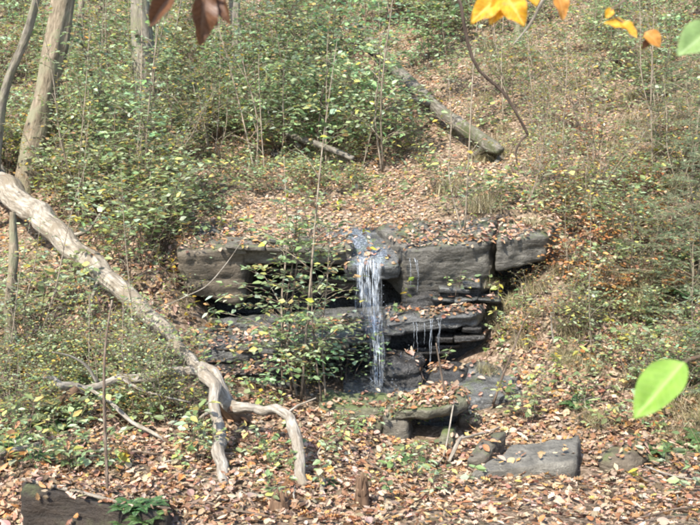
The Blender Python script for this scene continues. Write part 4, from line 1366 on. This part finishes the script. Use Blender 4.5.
# slope behind the pale fallen tree
zone('bush', 5, 42, -30, 235, 110, 330, 0.7, 1.4, 'green leafy bush on the slope behind the pale fallen tree', 'bush', off_trunk)
zone('bush', 5, 46, -40, 260, -10, 110, 1.1, 2.0, 'green bush far up the slope behind the tree trunks', 'bush')
zone('twiggy', 3, 34, -20, 300, 30, 260, 0.9, 1.7, 'bare twiggy bush with few leaves on the slope behind the pale fallen tree', 'bush', off_trunk)
zone('yellow', 3, 26, 0, 290, 50, 260, 0.8, 1.5, 'thin yellowing bush on the slope behind the pale fallen tree', 'bush', off_ledge)
zone('sapling', 4, 28, -20, 250, 50, 230, 0.5, 1.0, 'slender green sapling on the slope behind the pale fallen tree', 'sapling', off_trunk)
zone('sprout', 3, 30, 100, 300, 100, 240, 1.0, 2.0, 'small green seedling on the slope behind the pale fallen tree', 'seedling')
zone('tuft', 3, 22, 20, 300, 90, 260, 0.8, 1.4, 'dry grass tuft on the slope behind the pale fallen tree', 'grass', off_ledge)
zone('whip', 3, 34, -30, 260, 60, 260, 0.55, 1.1, 'tall thin sparsely leaved sapling on the slope behind the pale fallen tree', 'sapling', off_trunk, 0.25)
zone('whip', 3, 8, -20, 190, 320, 420, 0.35, 0.6, 'thin sparsely leaved sapling in front of the pale fallen tree', 'sapling', in_front, 0.25)
# dense green thicket above the ledge
zone('whip', 3, 16, 240, 440, 60, 200, 0.6, 1.1, 'tall thin sparsely leaved sapling above the ledge', 'sapling', off_log, 0.25)
zone('whip', 3, 24, 440, 730, 20, 240, 0.4, 0.9, 'tall thin sparsely leaved sapling on the leaf covered hillside', 'sapling', off_log, 0.3)
zone('whip', 3, 9, 560, 720, 260, 420, 0.25, 0.5, 'thin sparsely leaved sapling on the bank beside the waterfall', 'sapling', None, 0.4)
zone('broad', 3, 22, 240, 445, 60, 170, 0.7, 1.2, 'broad leaved bright green sapling in the thicket above the ledge', 'sapling', off_log)
zone('broad', 3, 14, 590, 725, 10, 150, 0.4, 0.75, 'broad leaved bright green sapling on the leaf covered hillside', 'sapling')
zone('broad', 3, 24, -20, 240, 50, 240, 0.5, 0.95, 'broad leaved bright green sapling on the slope behind the pale fallen tree', 'sapling', off_trunk)
zone('sapling', 4, 16, 245, 440, 50, 150, 0.7, 1.2, 'leafy green sapling in the thicket above the ledge', 'sapling', off_log)
zone('bush', 5, 20, 250, 460, 70, 165, 0.9, 1.5, 'dense green bush in the thicket above the ledge', 'bush', off_log)
zone('bush', 5, 30, 240, 470, -10, 70, 1.3, 2.2, 'green bush beyond the thicket high on the slope', 'bush', off_log)
zone('sapling', 4, 16, 440, 720, -10, 120, 0.45, 0.9, 'slender sapling on the leaf covered hillside', 'sapling', off_log)
zone('sprout', 3, 40, 200, 480, 160, 215, 0.9, 1.7, 'small green seedling among leaves on the ledge top', 'seedling')
zone('bush', 5, 7, 250, 350, 165, 200, 0.5, 0.8, 'low green bush beside the thin stream above the ledge', 'bush')
# leafy hillside
zone('sprout', 3, 90, 440, 720, 0, 220, 1.0, 2.2, 'small green seedling on the leaf covered hillside', 'seedling')
zone('bush', 5, 18, 460, 720, -15, 100, 0.7, 1.3, 'green bush on the leaf covered hillside', 'bush')
zone('twiggy', 3, 26, 460, 720, 0, 220, 0.7, 1.4, 'bare twiggy bush on the leaf covered hillside', 'bush')
zone('brown', 2, 30, 545, 710, 120, 310, 0.6, 1.1, 'small bush with rusty withered leaves on the bank', 'bush')
zone('tuft', 3, 40, 440, 720, 0, 230, 0.7, 1.5, 'dry grass tuft on the leaf covered hillside', 'grass')
# bank beside the waterfall
zone('tuft', 3, 26, 478, 600, 270, 375, 0.5, 0.95, 'dry grass tuft on the bank edge beside the waterfall', 'grass', None, 0.5)
zone('tuft', 3, 30, 585, 720, 225, 445, 0.5, 1.0, 'dry grass tuft trailing down the bank below the evergreens', 'grass', None, 0.5)
zone('evergreen', 2, 7, 640, 760, 150, 330, 0.55, 0.95, 'feathery green evergreen on the bank', 'evergreen')
zone('bush', 5, 20, 580, 730, 170, 400, 0.45, 0.85, 'low green bush on the bank below the evergreens', 'bush')
zone('twiggy', 3, 18, 500, 720, 230, 420, 0.4, 0.8, 'bare twiggy bush on the bank beside the waterfall', 'bush')
zone('brown', 2, 10, 500, 620, 270, 380, 0.35, 0.6, 'small withered bush at the bank edge beside the waterfall', 'bush')
zone('sprout', 3, 30, 500, 710, 190, 430, 0.8, 1.6, 'small green seedling on the bank beside the waterfall', 'seedling')
zone('fern', 2, 6, 655, 720, 370, 470, 0.5, 0.8, 'green fern trailing at the foot of the bank', 'fern')
# near ground before the pale fallen tree
zone('bush', 5, 34, -30, 185, 290, 440, 0.28, 0.5, 'low green bush under the pale fallen tree', 'bush', in_front)
zone('sapling', 4, 9, -20, 195, 330, 430, 0.25, 0.4, 'young green sapling in front of the pale fallen tree', 'sapling', in_front)
zone('twiggy', 3, 16, -20, 190, 290, 430, 0.5, 0.9, 'bare twiggy bush under the pale fallen tree', 'bush')
zone('yellow', 3, 8, -20, 190, 290, 430, 0.4, 0.65, 'thin yellowing bush under the pale fallen tree', 'bush', in_front)
zone('fern', 2, 14, -10, 80, 400, 465, 0.45, 0.75, 'green fern beside the straight edged dark slab', 'fern')
zone('sprout', 3, 30, -10, 240, 390, 475, 0.8, 1.5, 'small green seedling among leaves near the forked limbs', 'seedling')
zone('sprout', 3, 22, 240, 480, 420, 500, 0.6, 1.2, 'small green seedling on the near litter flat', 'seedling')
zone('fern', 2, 5, 320, 440, 455, 488, 0.4, 0.6, 'small green fern below the mossy slabs', 'fern')
zone('fern', 2, 5, 120, 165, 500, 530, 0.4, 0.6, 'small fern at the foot of the straight edged dark slab', 'fern')

# fine low growth all over the slopes: too small and too many to count
def undergrowth():
    rng = np.random.default_rng(410)
    P, D, U, S, C = [], [], [], [], []
    SV, SQ, n0 = [], [], 0
    spots = []
    for (y0, y1, dens) in [(7.5, 12, 9), (12, 16, 12), (16, 24, 9), (24, 44, 4)]:
        w = 0.5 * y1 + 1
        n = int(dens * (y1 - y0) * 2 * w)
        spots.append(np.stack([rng.uniform(-w, w, n), rng.uniform(y0, y1, n)], -1))
    spots = np.concatenate(spots)
    cov = fbm(np.stack([spots[:, 0] * 0.5, spots[:, 1] * 0.5, np.zeros(len(spots))], -1), 77, 3)
    for (x, y), cv in zip(spots, cov):
        near_flat = y < 12 and -2.5 < x < 3.4
        hill = x > 0.07 * y and y > 13
        if cv + rng.normal(0, 0.25) < (0.55 if near_flat else 0.08 if hill else -0.25):
            continue
        p, nn = drop(x, y)
        if p is None or nn.z < 0.5 or (12 < y < 14.8 and -2.2 < x < 2.4 and rng.random() < 0.9):
            continue
        h = rng.uniform(0.12, 0.5) * (0.6 if near_flat else 1.0) * (1 + 0.02 * y)
        ld = rng.normal(0, 0.35, 2) * h
        top = np.array([p.x + ld[0], p.y + ld[1], p.z + h])
        b = np.array([p.x, p.y, p.z - 0.02])
        k = int(rng.integers(4, 9))
        t = rng.uniform(0.3, 1, k)[:, None]
        P.append(b * (1 - t) + top * t)
        a = rng.uniform(0, 2 * np.pi, k)
        D.append(np.stack([np.cos(a), np.sin(a), rng.normal(-0.05, 0.3, k)], -1))
        U.append(np.array([0, 0, 1.0]) + rng.normal(0, 0.4, (k, 3)))
        S.append(rng.uniform(0.06, 0.13, k) * (1 + 0.012 * y))
        r = rng.random()
        if r < 0.62:
            C.append(pick(rng, GREENS, GREEN_W, k))
        elif r < 0.8:
            C.append(pick(rng, YELLOWS, [3, 4, 2, 3], k))
        else:
            C.append(pick(rng, BROWNS, [3, 3, 3, 4], k))
        sx = np.array([0.004, 0, 0])
        SV += [b - sx, b + sx, top + sx * 0.5, top - sx * 0.5]
        SQ.append([n0, n0 + 1, n0 + 2, n0 + 3])
        n0 += 4
    P, D, U, S, C = map(np.concatenate, (P, D, U, S, C))
    o = mobj('undergrowth', leaf_mesh('undergrowth', P, D, U, S, C, 'simple', M['green'], rng.uniform(0.8, 1.6, len(P))))
    tag(o, kind='stuff')
    SVa = np.array(SV)
    o = mobj('undergrowth_stems', mesh_from('undergrowth_stems', SVa, np.array(SQ), M['straw'], False, np.repeat(np.array([[0.20, 0.15, 0.09]]), len(SVa), 0)))
    tag(o, kind='stuff')
undergrowth()

# single plants that stand out
def single(key, x, y, s, label, cat, rz=0.0, tilt=(0, 0), lift=0.0, sz=1.0):
    p = sight(x, y)
    return put(key, p.x, p.y, p.z - 0.02 + lift, rz, s, label, cat, None, tilt, sz)
single('sapling1', 316, 166, 1.05, 'tall thin stemmed sapling rising over the short crossing log', 'sapling', 0.4)
single('sapling0', 292, 398, 1.0, 'airy green sapling standing before the dark hollow', 'sapling', 1.0)
single('sapling2', 322, 402, 0.72, 'smaller airy sapling between the fall and the forked limbs', 'sapling', 2.2, (0.05, 0.1))
single('bush3', 345, 388, 0.75, 'dark green bush crowding the foot of the main fall', 'bush', 0.6)
single('bush2', 330, 372, 0.7, 'green bush under the layered dark slab', 'bush', 2.6)
single('bush1', 312, 384, 0.7, 'leafy green bush at the shaded base of the lower step', 'bush', 4.6)
single('sprout2', 275, 312, 1.3, 'green sprig growing in the mouth of the dark hollow', 'seedling', 1.2)
single('sprout1', 455, 292, 1.2, 'yellow green sprig rooted under the pale slab', 'seedling', 0.2)
single('yellow1', 300, 396, 0.6, 'thin yellow leaved shoot at the sapling foot before the hollow', 'bush', 3.0)
single('bush4', 577, 408, 0.5, 'compact dark green bush on the bank above the tilted boulder', 'bush', 1.0)
single('fern1', 690, 300, 1.3, 'pale blue green frond plant high on the bank', 'fern', 0.3)
single('brown0', 370, 232, 0.5, 'rusty withered sprig at the lip of the fall', 'bush', 0.3)
single('brown1', 315, 196, 0.7, 'rusty withered bush in the thin stream above the ledge', 'bush', 1.3)
single('yellow2', 20, 165, 0.9, 'orange and yellow bush at the base of the brown leaning trunk', 'bush', 2.0)
single('evergreen0', 738, 430, 1.35, 'tall feathery evergreen on the bank near the bright green leaf', 'evergreen', 0.5)
single('evergreen1', 760, 360, 1.25, 'broad feathery evergreen higher up the bank', 'evergreen', 2.5)
single('evergreen1', 640, 268, 0.55, 'small feathery evergreen between dry grass on the bank', 'evergreen', 4.0)
single('sapling3', 150, 398, 0.27, 'leafy young sapling hiding the lower end of the pale fallen tree', 'sapling', 1.7)
single('bush4', 176, 384, 0.5, 'round green bush hiding the fork of the pale fallen tree', 'bush', 0.9)
single('sapling3', 283, 396, 0.8, 'many branched pale sapling at the rim of the leaf strewn slab', 'sapling', 3.3)
single('sapling1', 90, 190, 0.8, 'leafy sapling in front of the brown leaning trunk', 'sapling', 0.3)
single('sapling2', 168, 170, 0.7, 'leafy sapling screening the straight grey trunk', 'sapling', 5.0)
single('evergreen0', 694, 300, 1.2, 'bushy feathery evergreen reaching over the rusty shrubs', 'evergreen', 1.9)
single('evergreen1', 690, 205, 1.0, 'feathery evergreen topping the bank beside the pale leaf', 'evergreen', 0.2)
single('whip1', 300, 400, 0.95, 'tall slender sapling with sparse leaves rising in front of the hollow', 'sapling', 0.2)
single('whip0', 326, 398, 0.8, 'slender sapling with sparse leaves just beside the main fall', 'sapling', 2.0)
single('evergreen0', 684, 165, 1.2, 'pale feathery evergreen high on the bank under the pale green leaf', 'evergreen', 2.9)
single('evergreen1', 655, 150, 0.9, 'small pale feathery evergreen above the rusty shrubs', 'evergreen', 1.2)
single('fern1', 578, 408, 0.7, 'dark green fern clump on the bank foot beside the wet slab', 'fern', 0.5)
single('broad0', 306, 402, 0.6, 'broad leaved sapling shading the lower step', 'sapling', 0.9)
b = hit(107, 520)
tp = empty('sapling', b)
tag(tp, 'thin straight bare sapling in front of the straight edged dark slab', 'sapling')
part_tube('stem', tp, [(b[0], b[1], b[2] - 0.1, 0.017), pr(107, 480, 6.9, 3.6), pr(105, 430, 7.0, 3.6), pr(104, 380, 7.0, 3), pr(106, 340, 7.1, 2.4), pr(112, 300, 7.2, 1.6)], M['twig'], 8, 30, 0.06, 5)

# ------------------------------------------------------------------ boughs hanging close to the camera
def big_leaf_mesh(name, mat, lobed=False, width=0.3, curl=0.25, wavy=0.03, seed=0, serr=0.0, fold=0.45):
    """close leaf with rounded cross-section, unit length along y"""
    rng = np.random.default_rng(seed)
    n, m = 34, 9
    V = []
    for i in range(n):
        y = i / (n - 1)
        w = width * (math.sin(math.pi * min(1, y ** 0.85)) ** 0.8 if 0 < y < 1 else 0.0)
        if lobed:
            w *= 0.72 + 0.38 * math.cos(y * 6 * math.pi + 2.6)
        w *= 1 + serr * ((i % 2) - 0.5)
        w = max(w, 0.004)
        for j in range(m):
            u = j / (m - 1) * 2 - 1
            z = abs(u) * w * fold - curl * (y - 0.35) ** 2 + wavy * math.sin(y * 14 + u * 2 + seed) * abs(u)
            z += 0.06 * float(vnoise(np.array([u * 1.4, y * 3.0, seed * 1.7])))
            V.append((u * w, y, z))
    i = np.arange(n - 1)[:, None] * m + np.arange(m - 1)[None]
    Q = np.stack([i, i + 1, i + m + 1, i + m], -1).reshape(-1, 4)
    return mesh_from(name, np.array(V), Q, mat, True)

ML = {
    'brown': mat_bigleaf('withered_brown_leaf', (0.105, 0.047, 0.022), (0.15, 0.08, 0.042), 0.2, (0.05, 0.022, 0.012)),
    'yellow': mat_bigleaf('golden_leaf', (0.62, 0.33, 0.02), (0.66, 0.46, 0.10), 0.45, (0.40, 0.16, 0.01)),
    'orange': mat_bigleaf('orange_leaf', (0.50, 0.22, 0.04), (0.6, 0.34, 0.1), 0.45, (0.28, 0.10, 0.02)),
    'lime': mat_bigleaf('lime_green_leaf', (0.22, 0.36, 0.06), (0.29, 0.42, 0.11), 0.45, (0.17, 0.30, 0.05)),  # the leaf's own lime green
    'pale': mat_bigleaf('pale_green_leaf', (0.20, 0.30, 0.10), (0.30, 0.38, 0.18), 0.45, (0.16, 0.24, 0.08)),
}
def hang_leaf(parent, base, tip, face, mat, seed, **kw):
    """one leaf from its stalk point to its tip; face = direction of the upper side"""
    base, tip = np.array(base, float), np.array(tip, float)
    D = tip - base
    L = np.linalg.norm(D)
    R = frames(D[None], np.array([face], float))[0]
    o = mobj('leaf', big_leaf_mesh('leaf', ML[mat], seed=seed, **kw), parent)
    o.matrix_parent_inverse = Matrix.Translation(-parent.location)
    o.matrix_basis = Matrix.Translation(base.tolist()) @ Matrix(R.tolist()).to_4x4() @ Matrix.Diagonal((L, L, L, 1))
    return o

def bough(parent, pts, mat=None):
    return part_tube('branch', parent, pts, mat or M['twig'], 7, 26, 0.06, 3)

# young tree standing beside the viewpoint, withered leaves on a long branch
gz = ground_at(-1.7, 1.5)
nt1 = empty('young_tree', (-1.7, 1.5, gz))
tag(nt1, 'near branch with hanging brown withered leaves against the far slope', 'tree')
part_tube('trunk', nt1, [(-1.7, 1.5, gz - 0.1, 0.05), (-1.66, 1.52, gz + 1.2, 0.042), (-1.7, 1.6, gz + 2.6, 0.03), (-1.68, 1.6, gz + 3.8, 0.015)], M['bark_grey'], 12, 30, 0.07, 5)
bough(nt1, [(-1.69, 1.58, gz + 1.9, 0.014), (-1.1, 1.8, 4.46, 0.009), (*at(165, -9, 2.0), 0.005), (*at(205, -5, 2.0), 0.004), (*at(252, -2, 2.0), 0.003)])
hang_leaf(nt1, at(174, -8, 2.0), at(149, 25, 1.98), (0.25, -0.9, 0.35), 'brown', 1, fold=1.1, width=0.24, curl=0.5)
hang_leaf(nt1, at(204, -14, 2.0), at(201, 46, 2.0), (0.35, -0.9, 0.1), 'brown', 2, fold=1.1, lobed=False, width=0.22, curl=0.2, wavy=0.06)
hang_leaf(nt1, at(222, -8, 2.02), at(229, 24, 2.0), (-0.4, -0.9, 0.1), 'brown', 3, fold=1.1, width=0.24, curl=0.3)
hang_leaf(nt1, at(214, -10, 2.03), at(216, 27, 2.03), (-0.2, -0.9, 0.2), 'brown', 4, fold=1.1, width=0.20, curl=0.3)

# young tree on the other side, golden leaves and fresh green ones
gz = ground_at(1.9, 1.5)
nt2 = empty('young_tree', (1.9, 1.5, gz))
tag(nt2, 'near branches with golden leaves and single bright green leaves', 'tree')
part_tube('trunk', nt2, [(1.9, 1.5, gz - 0.1, 0.055), (1.86, 1.52, gz + 1.2, 0.045), (1.9, 1.6, gz + 2.6, 0.032), (1.86, 1.6, gz + 4.0, 0.015)], M['bark_grey'], 12, 30, 0.07, 6)
bough(nt2, [(1.9, 1.56, gz + 1.9, 0.016), (1.3, 1.9, 4.55, 0.010), (*at(640, -14, 2.2), 0.006), (*at(560, -10, 2.3), 0.005), (*at(505, -6, 2.3), 0.003), (*at(468, -3, 2.3), 0.002)])
hang_leaf(nt2, at(503, -4, 2.3), at(471, 20, 2.28), (0.3, -0.8, 0.6), 'yellow', 11, width=0.30, curl=0.4, wavy=0.06, serr=0.08)
hang_leaf(nt2, at(508, -5, 2.3), at(490, 23, 2.28), (0.2, -0.8, 0.5), 'yellow', 12, width=0.28, curl=0.3, wavy=0.06, serr=0.08)
hang_leaf(nt2, at(506, -5, 2.28), at(524, 24, 2.24), (-0.3, -0.9, 0.4), 'yellow', 13, width=0.34, curl=0.4, wavy=0.07, serr=0.08)
hang_leaf(nt2, at(530, -14, 2.3), at(537, 5, 2.28), (-0.2, -0.9, 0.5), 'yellow', 14, width=0.36, curl=0.3, serr=0.08)
hang_leaf(nt2, at(556, -10, 2.3), at(565, 18, 2.28), (0.1, -0.95, 0.3), 'orange', 15, width=0.28, curl=0.4, serr=0.08)
bough(nt2, [(*at(640, -14, 2.2), 0.005), (*at(622, 2, 2.2), 0.003), (*at(612, 14, 2.2), 0.002), (*at(648, 36, 2.2), 0.0015)])
hang_leaf(nt2, at(612, 8, 2.2), at(606, 18, 2.2), (0, -0.9, 0.4), 'yellow', 16, width=0.4, curl=0.3)
hang_leaf(nt2, at(628, 28, 2.2), at(605, 21, 2.2), (0.1, -0.8, 0.6), 'yellow', 17, width=0.28, curl=0.3)
hang_leaf(nt2, at(620, 22, 2.2), at(638, 36, 2.18), (0.1, -0.8, 0.6), 'yellow', 18, width=0.26, curl=0.3)
hang_leaf(nt2, at(645, 32, 2.2), at(661, 46, 2.18), (-0.1, -0.9, 0.4), 'orange', 19, width=0.36, curl=0.4)
hang_leaf(nt2, at(648, 36, 2.2), at(643, 50, 2.2), (0.4, -0.9, 0.3), 'brown', 20, width=0.3, curl=0.4)
bough(nt2, [(1.87, 1.53, gz + 1.35, 0.012), (1.2, 1.55, 3.72, 0.006), (*at(716, 352, 1.6), 0.003), (*at(684, 362, 1.6), 0.0018)])
hang_leaf(nt2, at(684, 362, 1.6), at(634, 417, 1.56), (-0.45, -0.8, 0.55), 'lime', 21, fold=0.7, width=0.26, curl=0.22, wavy=0.02)
bough(nt2, [(1.89, 1.55, gz + 1.9, 0.012), (1.2, 1.6, 4.3, 0.006), (*at(725, 22, 1.7), 0.003), (*at(712, 28, 1.7), 0.0018)])
hang_leaf(nt2, at(714, 27, 1.7), at(679, 54, 1.68), (-0.35, -0.9, 0.3), 'pale', 22, width=0.36, curl=0.2)
bough(nt2, [(1.88, 1.6, gz + 2.7, 0.018), (1.3, 3.0, 5.5, 0.014), (*at(452, -60, 4.5), 0.011), (*at(460, 0, 4.5), 0.010), (*at(474, 62, 4.5), 0.009), (*at(503, 92, 4.5), 0.009), (*at(519, 118, 4.5), 0.008), (*at(528, 135, 4.5), 0.008)], M['twig_dark'])
bough(nt2, [(*at(528, 134, 4.5), 0.007), (*at(521, 141, 4.5), 0.006), (*at(516, 152, 4.5), 0.005), (*at(517, 164, 4.5), 0.003)], M['twig_dark'])
bough(nt2, [(1.0, 3.2, 5.4, 0.008), (*at(562, -30, 4.2), 0.008), (*at(543, 0, 4.2), 0.008), (*at(530, 24, 4.2), 0.007), (*at(513, 45, 4.2), 0.003)], M['deadwood'])
